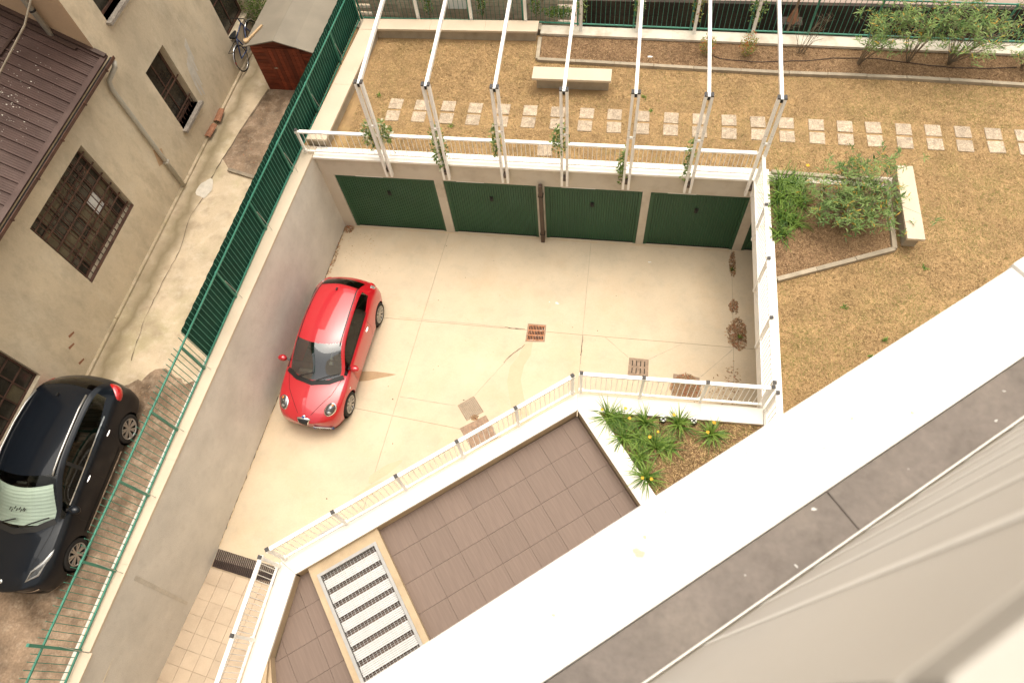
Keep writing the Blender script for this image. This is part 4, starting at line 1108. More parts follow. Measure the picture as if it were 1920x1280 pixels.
def build_car(kind, label, paint, loc, rz, wb, tr):
    N = car_net(kind)
    ns, nr = len(N), len(N[0])
    GL = {}
    for j in (7, 8):
        for i in (4, 5): GL[(i, j)] = 1
        GL[(9, j)] = 3
    for i in (4, 5, 6, 7, 8): GL[(i, 5)] = 2
    verts = []; idx = {}
    for s_ in (1, -1):
        for i in range(ns):
            for j in range(nr):
                if s_ < 0 and j == nr - 1: idx[(s_, i, j)] = idx[(1, i, j)]; continue
                x, y, z = N[i][j]; idx[(s_, i, j)] = len(verts); verts.append((x, y * s_, z))
    faces = []; mi = []
    for s_ in (1, -1):
        for i in range(ns - 1):
            for j in range(nr - 1):
                f = [idx[(s_, i, j)], idx[(s_, i + 1, j)], idx[(s_, i + 1, j + 1)], idx[(s_, i, j + 1)]]
                faces.append(f if s_ < 0 else f[::-1]); k = GL.get((i, j), 0)
                mi.append(k if not (k == 2 and s_ < 0) else 4)
    for i in (0, ns - 1):
        for j in range(nr - 1):
            f = [idx[(1, i, j)], idx[(1, i, j + 1)], idx[(-1, i, j + 1)], idx[(-1, i, j)]]
            if f[1] == f[2]: f = [f[0], f[1], f[3]]
            faces.append(f if i == 0 else f[::-1]); mi.append(0)
    me = bpy.data.meshes.new('cage'); me.from_pydata(verts, [], faces)
    for k in range(5): me.materials.append(M[paint])
    me.polygons.foreach_set("material_index", mi); me.update()
    tmp = bpy.data.objects.new('cage', me); COL.objects.link(tmp)
    crs = {1: .4, 4: .3, 5: .55, 6: .45, 7: .45}
    wanted = {}
    for s_ in (1, -1):
        for j, cv in crs.items():
            for i in range(ns - 1):
                wanted[tuple(sorted((idx[(s_, i, j)], idx[(s_, i + 1, j)])))] = cv
    ca = me.attributes.new('crease_edge', 'FLOAT', 'EDGE')
    for e in me.edges:
        ca.data[e.index].value = wanted.get(tuple(sorted(e.vertices)), 0.0)
    bmx = bmesh.new(); bmx.from_mesh(me); bmesh.ops.recalc_face_normals(bmx, faces=bmx.faces); bmx.to_mesh(me); bmx.free()
    md = tmp.modifiers.new('s', 'SUBSURF'); md.levels = 3; md.render_levels = 3
    dg = bpy.context.evaluated_depsgraph_get()
    ev = bpy.data.meshes.new_from_object(tmp.evaluated_get(dg))
    bpy.data.objects.remove(tmp)
    V = [v.co.copy() for v in ev.vertices]
    F = [tuple(p.vertices) for p in ev.polygons]; MI = [p.material_index for p in ev.polygons]
    bvh = BVHTree.FromPolygons(V, F)
    car = thing('parked_car', label, 'car', (0, 0, 0))
    fwx, rwx = wb / 2, -wb / 2; wz = .308; AR = .352
    # body with wheel arches cut out
    keep = []
    for f, m in zip(F, MI):
        if m: continue
        c = sum((V[i] for i in f), Vector()) / len(f)
        if abs(c.y) > .55 and any((c.x - wx) ** 2 + (c.z - wz) ** 2 < AR ** 2 for wx in (fwx, rwx)): continue
        if c.z < .19 and abs(c.y) < .6: continue
        keep.append(f)
    cnt = {}
    for f in keep:
        for a, b in zip(f, f[1:] + f[:1]): cnt[tuple(sorted((a, b)))] = cnt.get(tuple(sorted((a, b))), 0) + 1
    V2 = [v.copy() for v in V]
    for e, n in cnt.items():
        if n == 1:
            for i in e:
                for wx in (fwx, rwx):
                    d = Vector((V[i].x - wx, 0, V[i].z - wz))
                    if abs(V[i].y) > .5 and AR * .8 < d.length < AR * 1.3 and V[i].z > .19:
                        d = d.normalized() * AR; V2[i].x = wx + d.x; V2[i].z = wz + d.z
    def sub(name, fs, mat, VV=V, par=car, smooth=True, off=0.0):
        ids = sorted({i for f in fs for i in f}); mp = {k: i for i, k in enumerate(ids)}
        return mk(name, [VV[i] for i in ids], [tuple(mp[i] for i in f) for f in fs], mat, par, smooth)
    body = sub('body', keep, paint, V2)
    for k, nm, mt in ((1, 'windshield', 'glass' if kind == 'coupe' else 'glass_clear'), (2, 'side_window', 'glass_dark'), (3, 'rear_window', 'glass_dark'), (4, 'side_window', 'glass_dark')):
        sub(nm, [f for f, m in zip(F, MI) if m == k], mt)
    # things laid on the surface
    def hit(o, d):
        h = bvh.ray_cast(Vector(o), Vector(d).normalized())
        return (h[0], h[1]) if h[0] is not None else None
    def P3(mode, a, b):
        if mode == 'L': return hit((a, 3, b), (0, -1, 0))
        if mode == 'R': return hit((a, -3, b), (0, 1, 0))
        if mode == 'T': return hit((a, b, 4), (0, 0, -1))
        if mode == 'F': return hit((5, a, b), (-1, 0, 0))
        if mode == 'B': return hit((-5, a, b), (1, 0, 0))
        if mode == 'H': return hit((a + 1.275, b, 2.4), (-.6, 0, -.8))
    def strip(name, mode, pts, w, mat, off=.003, par=body, step=.04):
        pts = resample(pts, step); rows = []
        for i, p in enumerate(pts):
            d = (Vector(pts[min(i + 1, len(pts) - 1)]) - Vector(pts[max(i - 1, 0)])).normalized(); n_ = Vector((-d.y, d.x)) * w / 2
            r = []
            for sg in (-1, 1):
                h = P3(mode, p[0] + n_.x * sg, p[1] + n_.y * sg)
                if h is None: break
                r.append(h[0] + (h[1] if h[1].dot(Vector({'L': (0, 1, 0), 'R': (0, -1, 0), 'T': (0, 0, 1), 'F': (1, 0, 0), 'B': (-1, 0, 0), 'H': (.6, 0, .8)}[mode])) > 0 else -h[1]) * off)
            if len(r) == 2: rows.append(r)
        vs_ = [q for r in rows for q in r]
        return mk(name, vs_, [(2 * i, 2 * i + 1, 2 * i + 3, 2 * i + 2) for i in range(len(rows) - 1)], mat, par, True)
    def patch(name, mode, outline, mat, off=.004, bulge=0.0, par=body, rings=4):
        cx_ = sum(p[0] for p in outline) / len(outline); cy_ = sum(p[1] for p in outline) / len(outline)
        vs_ = []; ref = Vector({'L': (0, 1, 0), 'R': (0, -1, 0), 'T': (0, 0, 1), 'F': (1, 0, 0), 'B': (-1, 0, 0), 'H': (.6, 0, .8)}[mode])
        n = len(outline)
        def pt(a, b, k):
            h = P3(mode, a, b)
            if h is None: return Vector((0, 0, .5))
            nn = h[1] if h[1].dot(ref) > 0 else -h[1]
            return h[0] + nn * (off + bulge * (1 - k * k))
        vs_.append(pt(cx_, cy_, 0))
        for r in range(1, rings + 1):
            k = r / rings
            vs_ += [pt(cx_ + (p[0] - cx_) * k, cy_ + (p[1] - cy_) * k, k) for p in outline]
        fs = [(0, 1 + i, 1 + (i + 1) % n) for i in range(n)]
        for r in range(rings - 1):
            o = 1 + r * n
            fs += [(o + i, o + n + i, o + n + (i + 1) % n, o + (i + 1) % n) for i in range(n)]
        # skirt so that the piece has thickness
        o = 1 + (rings - 1) * n; b0 = len(vs_)
        vs_ += [vs_[o + i] - ref * (off + .012) for i in range(n)]
        fs += [(o + i, b0 + i, b0 + (i + 1) % n, o + (i + 1) % n) for i in range(n)]
        return mk(name, vs_, fs, mat, par, True)
    def ell(cx_, cy_, a, b, rot=0.0, n=20, p=2.0):
        out = []
        for k in range(n):
            t = 2 * PI * k / n; c_, s__ = math.cos(t), math.sin(t)
            x = a * math.copysign(abs(c_) ** (2 / p), c_); y = b * math.copysign(abs(s__) ** (2 / p), s__)
            out.append((cx_ + x * math.cos(rot) - y * math.sin(rot), cy_ + x * math.sin(rot) + y * math.cos(rot)))
        return out
    for s_, md_ in ((1, 'L'), (-1, 'R')):
        # door shut lines, sill
        if kind == 'coupe':
            strip('shut_line', md_, [(.62, .30), (.64, .60), (.55, .86)], .008, 'trim')
            strip('shut_line', md_, [(-.62, .34), (-.72, .60), (-.70, .93)], .008, 'trim')
            patch('door_handle', md_, ell(-.55, .79, .085, .022, 0, 14, 3), 'chrome', .012, .018)
            patch('side_repeater', md_, ell(.98, .66, .028, .022), 'chrome', .004, .006)
            strip('window_trim', md_, [(.6, .925), (.1, .955), (-.45, .98), (-.9, 1.015)], .018, 'trim', .006)
        else:
            for pts in ([(.66, .32), (.68, .62), (.60, .90)], [(-.18, .32), (-.18, .93)], [(-.95, .62), (-1.0, .80), (-1.12, 1.0)]):
                strip('shut_line', md_, pts, .008, 'trim')
            for hx in (-.05, -.98): patch('door_handle', md_, ell(hx, .86, .075, .012, 0, 14, 3), 'chrome', .010, .012)
            strip('window_trim', md_, [(.5, .985), (0, 1.01), (-.6, 1.04), (-1.25, 1.075)], .022, 'chrome', .006)
            strip('door_pillar', md_, [(-.18, 1.03), (-.18, 1.38)], .07, 'trim', .006)
            strip('sill_trim', md_, [(.80, .27), (-.80, .27)], .05, 'chrome', .012)
            strip('sill_trim', md_, [(.85, .33), (-.85, .33)], .09, 'trim', .008)
        # roof gutter or roof rails
        yy = .555 if kind == 'coupe' else .605
        if kind == 'coupe':
            strip('roof_gutter', 'T', [(.24, s_ * .53), (-.4, s_ * .525), (-1.0, s_ * .50), (-1.36, s_ * .468)], .024, 'trim', .004)
        else:
            pts = []
            for x, y in ((.10, .60), (0, .605), (-.3, .61), (-.8, .60), (-1.2, .575), (-1.52, .545)):
                h = P3('T', x, s_ * y); pts.append(h[0] + Vector((0, 0, .02 if x in (.10, -1.52) else .042)))
            MB().tube(pts, .019, 8).build('roof_rail', 'alloy', car, smooth=True)
        # mirrors
        mx, my, mz = (.60, .92, .97) if kind == 'coupe' else (.58, 1.0, 1.05)
        mm = MB().lathe([(.001, -.075), (.05, -.06), (.078, -.015), (.082, .03), (.06, .07), (.001, .085)], (mx, s_ * my, mz), (1, s_ * .15, 0), 16)
        mm.v = [((x), my * s_ + (y - my * s_) * 1.35, z) for x, y, z in mm.v]
        mi_ = mm.build('door_mirror', paint, car, smooth=True)
        MB().beam((mx - .02, s_ * (my - .08), mz - .03), (mx + .02, s_ * (my - .20), mz - .06), .05, .03).build('mirror_arm', 'trim', mi_)
        # lamps
        if kind == 'coupe':
            h_ = patch('headlight', 'H', ell(1.57, s_ * .575, .20, .122, s_ * -.22, 26), 'chrome', .008, .02)
            patch('lamp_glass', 'H', ell(1.575, s_ * .575, .172, .098, s_ * -.22, 24), 'lamp_glass', .018, .03, h_)
            patch('reflector', 'H', ell(1.645, s_ * .565, .052, .05), 'lamp_silver', .034, .012, h_)
            patch('reflector', 'H', ell(1.53, s_ * .58, .045, .046), 'lamp_silver', .034, .012, h_)
            patch('indicator', 'H', ell(1.45, s_ * .61, .03, .022), 'amber', .040, .006, h_)
            patch('tail_light', 'B', ell(s_ * .60, .84, .085, .085, 0, 20), 'red_lens', .008, .02)
            patch('tail_light', 'T', ell(-1.665, s_ * .665, .06, .05, 0, 16), 'lamp_silver', .008, .012)
            strip('hood_line', 'T', [(1.84, s_ * .16), (1.58, s_ * .34), (1.3, s_ * .53), (.92, s_ * .66)], .010, 'liner', .002)
        else:
            h_ = patch('headlight', 'H', [(1.84, s_ * .45), (1.70, s_ * .66), (1.30, s_ * .79), (1.16, s_ * .80), (1.36, s_ * .70), (1.60, s_ * .52)], 'lamp_silver', .010, .012)
            patch('lamp_glass', 'H', [(1.78, s_ * .49), (1.66, s_ * .64), (1.40, s_ * .745), (1.48, s_ * .66), (1.62, s_ * .54)], 'lamp_glass', .018, .012, h_)
            patch('tail_light', md_, ell(-1.80, .97, .16, .085, -.25, 20, 2.5), 'red_lens', .014, .02)
            strip('hood_line', 'T', [(1.9, s_ * .42), (1.5, s_ * .56), (1.1, s_ * .66), (.82, s_ * .70)], .007, 'liner', .002)
        for wx in (fwx, rwx):
            MB().lathe([(.30, -.16), (AR + .005, -.16), (AR + .005, .04), (AR - .002, .047)], (wx, s_ * (tr + .0), wz), (0, s_, 0), 28).build('wheel_well', 'liner', car, smooth=True)
            wy = s_ * tr
            w = MB().lathe([(.205, -.09), (.275, -.10), (.302, -.085), (.308, -.04), (.308, .04), (.302, .085), (.275, .10), (.215, .092)], (wx, wy, wz), (0, s_, 0), 32).build('wheel', 'tyre', car, smooth=True)
            MB().lathe([(.216, .092), (.222, .098), (.205, .085), (.19, .05), (.05, .035), (.045, .06), (.001, .064)], (wx, wy, wz), (0, s_, 0), 28).build('rim', 'alloy' if False else 'trim', w, smooth=True)
            sp = MB(); nsp = 10 if kind == 'coupe' else 7
            sp.lathe([(.222, .100), (.212, .104), (.198, .088)], (wx, wy, wz), (0, s_, 0), 32)
            sp.lathe([(.055, .05), (.05, .085), (.001, .09)], (wx, wy, wz), (0, s_, 0), 16)
            for k in range(nsp):
                t0 = 2 * PI * k / nsp
                for dt in ((-.10, .10) if kind == 'coupe' else (-.16, .16)):
                    t = t0 + dt
                    p = Vector((wx + .045 * math.cos(t0), wy + s_ * .078, wz + .045 * math.sin(t0))); q = Vector((wx + .207 * math.cos(t), wy + s_ * .092, wz + .207 * math.sin(t)))
                    sp.beam(p, q, .022 if kind == 'coupe' else .034, .016, up=(0, s_, 0))
            sp.build('spokes', 'alloy', w)
    # front end
    if kind == 'coupe':
        g = patch('grille', 'H', [(1.905, -.165), (1.885, -.10), (1.88, 0), (1.885, .10), (1.905, .165), (2.04, .12), (2.15, .055), (2.20, 0), (2.15, -.055), (2.04, -.12)], 'chrome', .016, .01)
        patch('grille_mesh', 'H', [(1.93, -.135), (1.925, 0), (1.93, .135), (2.04, .095), (2.13, .035), (2.165, 0), (2.13, -.035), (2.04, -.095)], 'black', .028, .008, g)
        patch('badge', 'H', ell(1.86, 0, .05, .045, 0, 18), 'chrome', .018, .008)
        patch('badge_centre', 'H', ell(1.86, 0, .03, .028, 0, 16), 'plate_blue', .030, .003, body)
        pl = patch('number_plate', 'H', [(2.13, .18), (2.13, .60), (2.23, .60), (2.23, .18)], 'plate', .040, 0, body, 3)
        for a in (.18, .565): patch('plate_band', 'H', [(2.133, a), (2.133, a + .035), (2.227, a + .035), (2.227, a)], 'plate_blue', .044, 0, pl, 2)
        for k in range(7):
            a = .235 + k * .042 + (.02 if k > 1 else 0)
            patch('plate_character', 'H', [(2.155, a), (2.155, a + .022), (2.205, a + .022), (2.205, a)], 'black', .044, 0, pl, 1)
        strip('lower_intake', 'H', [(2.13, -.68), (2.25, -.45), (2.28, -.25), (2.29, 0), (2.28, .25), (2.25, .45), (2.13, .68)], .09, 'black', .012)
        strip('bumper_lip', 'F', [(-.74, .225), (-.4, .205), (0, .20), (.4, .205), (.74, .225)], .04, paint, .016)
    else:
        strip('chrome_bar', 'F', [(-.62, .60), (-.3, .57), (0, .565), (.3, .57), (.62, .60)], .03, 'chrome', .012)
        strip('lower_intake', 'F', [(-.6, .36), (0, .33), (.6, .36)], .18, 'black', .010)
        strip('chrome_lip', 'F', [(-.72, .30), (-.4, .25), (0, .24), (.4, .25), (.72, .30)], .03, 'chrome', .016)
        patch('badge', 'H', ell(1.86, 0, .05, .04, 0, 16), 'chrome', .006, .01)
    # scuttle and wipers, rear details
    cz = 0 if kind == 'coupe' else -.02
    strip('scuttle', 'T', [(.84 + cz, -.70), (1.03 + cz, -.40), (1.12 + cz, 0), (1.03 + cz, .40), (.84 + cz, .70)], .10, 'trim', .006)
    for (a, b) in (((1.05 + cz, .10), (.80 + cz, .60)), ((1.03 + cz, -.50), (.90 + cz, .02))):
        strip('wiper', 'T', [a, b], .022, 'trim', .022)
    rx = -1.40 if kind == 'coupe' else -1.70
    strip('spoiler_line', 'T', [(rx + .06, -.50), (rx - .0, -.25), (rx - .02, 0), (rx, .25), (rx + .06, .50)], .009, 'liner', .003)
    h = P3('T', -1.22 if kind == 'coupe' else -1.45, 0)
    MB().box(h[0] + Vector((0, 0, .02)), (.06, .035, .04)).build('antenna', 'trim', car)
    if kind == 'coupe':
        strip('rear_wiper', 'T', [(-1.70, 0), (-1.56, .28)], .02, 'trim', .012)
    # cabin seen through the glass
    cab = MB().box((-.25, 0, .36), (2.0, 1.40, .10)).build('cabin_floor', 'liner', car)
    MB().box((.72, 0, .78), (.34, 1.36, .20)).build('dashboard', 'trim', cab, bevel=.05)
    for s_ in (1, -1):
        MB().box((-.15, s_ * .36, .52), (.50, .48, .18)).build('seat', 'seat', cab, bevel=.05)
        MB().box((-.43, s_ * .36, .86), (.14, .46, .56), rot=Matrix.Rotation(-.25, 3, 'Y')).build('seat_back', 'seat', cab, bevel=.05)
        MB().box((-.52, s_ * .36, 1.17), (.09, .26, .16), rot=Matrix.Rotation(-.2, 3, 'Y')).build('headrest', 'seat', cab, bevel=.03)
    MB().box((-1.15, 0, .72), (.55, 1.25, .50)).build('rear_seat', 'seat', cab, bevel=.06)
    pts = [Vector((.46 + .06 * math.sin(t), .36 + .18 * math.cos(t), .88 + .17 * math.sin(t))) for t in np.linspace(0, 2 * PI, 21)]
    MB().tube(pts, .014, 6, cap=False).build('steering_wheel', 'trim', cab, smooth=True)
    h = P3('T', .36 if kind == 'coupe' else .24, 0)
    MB().box(h[0] + Vector((.03, 0, -.10)), (.04, .20, .06)).build('rear_view_mirror', 'trim', cab, bevel=.01)
    if kind == 'coupe':
        MB().add([(.84, -.45, .895), (.84, -.12, .895), (.76, -.12, .89), (.76, -.45, .89)], [(0, 3, 2, 1)]).build('paper_note', 'plate', cab)
    car.location = loc
    car.rotation_euler = (0, 0, rz)
    return car, bvh

redcar, _ = build_car('coupe', 'glossy red three door hatchback parked along the taupe wall', 'red_paint', (.785, -4.135, 0), -1.6354, 2.511, .728)
blackcar, bv = build_car('hatch', 'dark navy hatchback with silver roof rails parked in the alley', 'navy_paint', (-3.076, -8.521, ALLEY + .008), -1.5755, 2.55, .765)
# silver sunshade behind the windscreen of the dark car
ss = thing('car_sunshade', 'silver folding sunshade behind the windscreen of the dark car', 'sunshade', (0, 0, 0))
nv = 22; sv = []
for k in range(nv + 1):
    v = k / nv
    for sx in np.linspace(-1, 1, 13):
        yy = sx * (.70 - .12 * v)
        xx = .98 - .14 * sx * sx - .62 * v
        h = bv.ray_cast(Vector((xx, yy, 3)), Vector((0, 0, -1)))
        z = (h[0].z if h[0] is not None else 1.0) - .055 - .006 * (k % 2)
        sv.append((xx, yy, z))
if True:
    fs = [(k * 13 + i, k * 13 + i + 1, (k + 1) * 13 + i + 1, (k + 1) * 13 + i) for k in range(nv) for i in range(12)]
    sh = mk('shade_sheet', sv, fs, 'sunshade', ss)
    gl = [(-.16, .02), (-.11, .07), (-.07, -.02), (-.02, .04), (.03, -.01), (.07, .05), (.11, 0), (.14, .03)]
    mb = MB()
    for k, (a, b) in enumerate(gl):   # scribbled mark in the middle of the shade
        i = int((.42) * nv) * 13 + 6
        bx = Vector(sv[i])
        mb.beam(bx + Vector((b * .6 + .01, a, .024)), bx + Vector((b * .6 - .04, a + .025, .040)), .016, .004)
    mb.build('printed_mark', 'black', ss)
ss.location = (-3.076, -8.521, ALLEY + .008); ss.rotation_euler = (0, 0, -1.5755)

# ================================================================== drains and covers in the courtyard
def cover(name, label, quad, slots, mat='dark_steel', frame='concrete', cols=4, rows=2, sw=.02, pit='liner', z=.0):
    c = [sum(p[k] for p in quad) / 4 for k in (0, 1)]
    t = thing(name, label, 'drain', (c[0], c[1], 0))
    MB().prism(quad, -.02, .006 + z).build('frame', frame, t)
    def L(u, v):
        a = lerp(quad[0], quad[1], u); b = lerp(quad[3], quad[2], u); return lerp(a, b, v)
    MB().prism([L(.06, .06), L(.94, .06), L(.94, .94), L(.06, .94)], -.01, .009 + z).build('plate', mat, t)
    if slots:
        for i in range(cols):
            for j in range(rows):
                u = .5 + ((i + .5) / cols - .5) * .82; v = .5 + ((j + .5) / rows - .5) * .84
                hw, hh = sw, .84 / rows * .36
                MB().prism([L(u - hw, v - hh), L(u + hw, v - hh), L(u + hw, v + hh), L(u - hw, v + hh)], -.005, .0115 + z).build('slot', pit, t)
    return t
M['rust_plate'] = P('rusty iron grate', (0.40, 0.17, 0.08), .7, .3, 10, 60, .2, stain=(0.55, .40, .30), stain_scale=9, stain_amt=.9)
M['old_rust'] = P('worn rusty cover', (0.33, .215, .145), .85, .25, 12, 70, .4, stain=(0.40, .20, .11), stain_scale=7, stain_amt=.5)
M['old_cover'] = P('worn concrete cover', (0.30, .215, .15), .85, .2, 12, 70, .4)
cover('drain_grate', 'rusty orange iron drain grate in the middle of the courtyard', [(5.473, -2.685), (5.944, -2.682), (5.955, -3.167), (5.467, -3.209)], True, 'rust_plate', 'old_cover', 10, 3, .026)
cover('drain_grate', 'square concrete drain cover with eight slots just behind the white railing', [(8.071, -3.405), (8.544, -3.415), (8.547, -3.89), (8.057, -3.881)], True, 'old_cover', 'old_cover', 4, 2, .022)
cover('drain_grate', 'square drain cover smothered in dead leaves behind the railing', [(9.146, -3.738), (9.764, -3.78), (9.773, -4.395), (9.104, -4.367)], False, 'old_cover', 'old_cover')
c_ = cover('manhole_cover', 'grey checkered square manhole cover turned to the diagonal railing', [(4.403, -4.806), (4.705, -5.184), (4.332, -5.461), (4.047, -5.091)], True, 'bench_base', 'old_cover', 9, 9, .034, 'old_cover')
c_ = cover('manhole_cover', 'larger rusty brown manhole cover partly behind the diagonal railing', [(4.769, -5.265), (5.143, -5.793), (4.591, -6.181), (4.198, -5.665)], True, 'old_rust', 'old_cover', 10, 8, .030, 'old_cover')
for (a, b, lab) in (((1.415, -8.505), (1.943, -8.121), 'grey floor grating strip behind the diagonal railing near the ramp'), ((2.053, -8.06), (2.769, -7.514), 'longer grey floor grating strip behind the diagonal railing')):
    d = (Vector(b) - Vector(a)).normalized(); n_ = Vector((d.y, -d.x)) * .16
    t = thing('floor_grating', lab, 'drain', (*a, 0))
    k = 6
    for i in range(k):
        p, q = lerp(a, b, (i + .03) / k), lerp(a, b, (i + .97) / k)
        MB().prism([p, q, (q[0] + n_.x, q[1] + n_.y), (p[0] + n_.x, p[1] + n_.y)], -.01, .008).build('grating_plate', 'steel_frame', t)

# dead leaves
def litter(label_name, c, rx, ry, n, z=.004, h=.03, size=(.015, .04), mat='deadleaf'):
    a = rng.uniform(0, 2 * PI, n); r = np.sqrt(rng.random(n)) * (1 + .10 * np.sin(3 * a + c[0])) * rng.uniform(.9, 1.12, n)
    x = c[0] + rx * r * np.cos(a); y = c[1] + ry * r * np.sin(a)
    zz = z + h * rng.random(n) * np.clip(1.1 - r, 0.1, 1)
    t = rng.uniform(0, 2 * PI, n); L = rng.uniform(*size, n); w = L * rng.uniform(.3, .55, n)
    d = np.stack([np.cos(t), np.sin(t), rng.normal(0, .3, n)], 1); s = np.stack([-np.sin(t), np.cos(t), rng.normal(0, .3, n)], 1)
    p = np.stack([x, y, zz], 1)
    v = np.stack([p - d * L[:, None], p - s * w[:, None], p + d * L[:, None], p + s * w[:, None]], 1).reshape(-1, 3)
    v[:, 2] = np.maximum(v[:, 2], z)
    tone = rng.uniform(0, .86, n); tone[rng.random(n) < .12] = .97
    o = fast_mesh('leaf_litter', v, 4, mat, tone); struct(o, 'stuff'); return o
litter('', (10.58, -.45), .08, .38, 240); litter('', (10.59, -1.72), .11, .20, 150); litter('', (10.66, -2.50), .24, .42, 700, h=.05)
litter('', (9.44, -4.05), .33, .30, 1100, .014, .04); litter('', (10.55, -3.7), .18, .45, 60); litter('', (10.2, -4.2), .5, .5, 60)
litter('', (.05, -.12), .16, .12, 160); litter('', (-.12, -.9), .10, .7, 120); litter('', (.55, -.75), .5, .55, 70, size=(.006, .02)); litter('', (1.1, -1.3), .5, .3, 40, size=(.006, .016))
litter('', (-.25, -2.2), .06, .6, 60); litter('', (5.0, -4.6), 4.6, 3.6, 60, size=(.004, .014)); litter('', (4.5, -5.35), .10, .07, 60)
litter('', (7.3, -.35), 4, .25, 50, size=(.004, .012)); litter('', (-2.0, 1.3), .7, 1.2, 240, ALLEY + .008, size=(.006, .02)); litter('', (-2.0, -6.6), .9, .6, 200, ALLEY + .008, size=(.006, .02))
litter('', (-1.6, -11), .5, 3.0, 300, ALLEY + .010, size=(.006, .02))

# ================================================================== grass and mulch
holes = stones + [bedR, [(5.1, 2.55), (7.05, 2.55), (7.05, 2.95), (5.1, 2.95)]]
gpoly = [(.6, .31), (10.85, .31), (10.87, -8.1), (18.8, -4.2), (18.8, 3.22), (14.2, 3.39), (9.1, 3.48), (5.03, 3.64), (5.03, 4.36), (.66, 4.33)]
g_ = blades('dry_grass', gpoly, 420000, LAWN, 'straw', .03, .10, .0042, .45, holes, green=.08, bias=lambda x, y: .5 + np.clip((x - 7) / 5, 0, 2.2) + .8 * (y < -2.5))
struct(g_, 'stuff')
g_ = blades('grass_tufts', gpoly, 9000, LAWN, 'straw_green', .04, .10, .004, 1.2, holes, green=.55); struct(g_, 'stuff')
LB = [(7.42, -6.06), (10.5, -5.98), (10.5, -8.3), (9.7, -9.0)]
for poly, n in ((bedR, 20000), (bedB, 48000), (LB, 22000)):
    g_ = blades('mulch', poly, n, LAWN + .012, 'mulch' if poly is not LB else 'straw', .03, .10, .007, .40, (), green=0 if poly is not LB else .10); struct(g_, 'stuff')
def tuft(c, n, L, z, name='weed', mat='strap', par=None):
    v, t = strap_leaves(c, z, n, L, .03)
    return fast_mesh(name, v, 4, mat, t, par, base=(c[0], c[1], z))

# ================================================================== planting
def strap_leaves(c, z, n, L, spread, w=.011, droop=1.5, elev=(.5, 1.45), seg=5):
    n = int(n)
    az = rng.uniform(0, 2 * PI, n); el = rng.uniform(*elev, n); LL_ = L * rng.uniform(.6, 1.1, n); dr = droop * rng.uniform(.6, 1.3, n)
    r0 = spread * np.sqrt(rng.random(n)); ra = rng.uniform(0, 2 * PI, n)
    p = np.stack([c[0] + r0 * np.cos(ra), c[1] + r0 * np.sin(ra), np.full(n, z)], 1)
    side = np.stack([-np.sin(az), np.cos(az), np.zeros(n)], 1)
    out = []; cur = p; e = el.copy()
    for k in range(seg):
        wa = w * (1 - (k / seg) ** 2) ; wb_ = w * (1 - ((k + 1) / seg) ** 2)
        st = (LL_ / seg)[:, None]
        nx = cur + st * np.stack([np.cos(az) * np.cos(e), np.sin(az) * np.cos(e), np.sin(e)], 1)
        out.append(np.stack([cur - side * wa, cur + side * wa, nx + side * wb_, nx - side * wb_], 1))
        cur = nx; e = e - dr / seg
    v = np.stack(out, 1).reshape(-1, 3)
    v[:, 2] = np.maximum(v[:, 2], z + .003)
    return v, np.repeat(rng.random(n), seg)

def flower(c, r, par, name='flower', mat='yellow', petals=6):
    v = []; t = []
    for k in range(petals):
        a = 2 * PI * k / petals + random.random() * .3
        d = np.array([math.cos(a), math.sin(a), .35]); s = np.array([-math.sin(a), math.cos(a), 0]) * r * .35
        c0 = np.array(c)
        v += [c0, c0 + d * r * .55 - s, c0 + d * r, c0 + d * r * .55 + s]; t.append(random.random())
    return fast_mesh(name, np.array(v), 4, mat, t, par, base=origin_of(par))

lil = [((7.60, -6.12), 'daylily clump in the far left corner of the lily bed', .50, 1), ((7.86, -6.16), 'daylily clump with one upright yellow bloom against the parapet', .42, 2),
       ((8.30, -6.16), 'daylily clump left of the first round spotlight', .46, 0), ((8.93, -6.12), 'daylily clump between the two round spotlights', .46, 1),
       ((7.92, -6.50), 'daylily clump leaning over the terrace parapet', .46, 0), ((8.22, -6.48), 'daylily clump in the thick of the lily bed', .46, 0),
       ((8.50, -6.62), 'wide daylily clump with fading yellow blooms', .52, 2), ((8.78, -6.58), 'small daylily clump right of the wide blooming one', .38, 0),
       ((8.22, -6.86), 'daylily clump standing alone above the lowest one', .42, 0), ((8.36, -7.22), 'lowest daylily clump in the lily bed near the ledge', .50, 2), ((9.55, -6.26), 'lone yellow flowering daylily clump at the right of the lily bed', .42, 3)]
for c, lab, L, nf in lil:
    t = thing('daylily', lab, 'plant', (*c, 2.70), 'daylilies in the triangular bed')
    v, tn = strap_leaves(c, 2.70, 78 if L > .4 else 50, L * 1.12, .05, .0105, 1.7, (.45, 1.5))
    fast_mesh('leaves', v, 4, 'lily', tn, t, base=(*c, 2.70))
    for k in range(nf):
        a = random.random() * 6.28; q = (c[0] + .14 * math.cos(a), c[1] + .14 * math.sin(a), 2.70 + L * random.uniform(.75, 1.05))
        MB().tube([(c[0], c[1], 2.70), lerp((c[0], c[1], 2.70), q, .6), q], .004, 5).build('stem', 'lily', t)
        flower(q, random.uniform(.026, .042), t)
for (c, lab) in (((8.632, -6.05), 'left round spotlight with crossed white cap in the lily bed'), ((9.201, -6.03), 'right round spotlight with crossed white cap in the lily bed')):
    t = thing('garden_spotlight', lab, 'lamp', (*c, 2.70), 'spotlights in the lily bed')
    MB().lathe([(.062, 0), (.062, .15), (.055, .16), (.001, .16)], (*c, 2.70), (.0, -.12, 1), 20).build('housing', 'black', t, smooth=True)
    MB().lathe([(.054, .161), (.052, .172), (.001, .172)], (*c, 2.70), (.0, -.12, 1), 20).build('lens', 'plate', t)
    for a in (.78, 2.36):
        MB().box((c[0], c[1] - .021, 2.70 + .176), (.10, .02, .008), a).build('cap_cross', 'black', t)

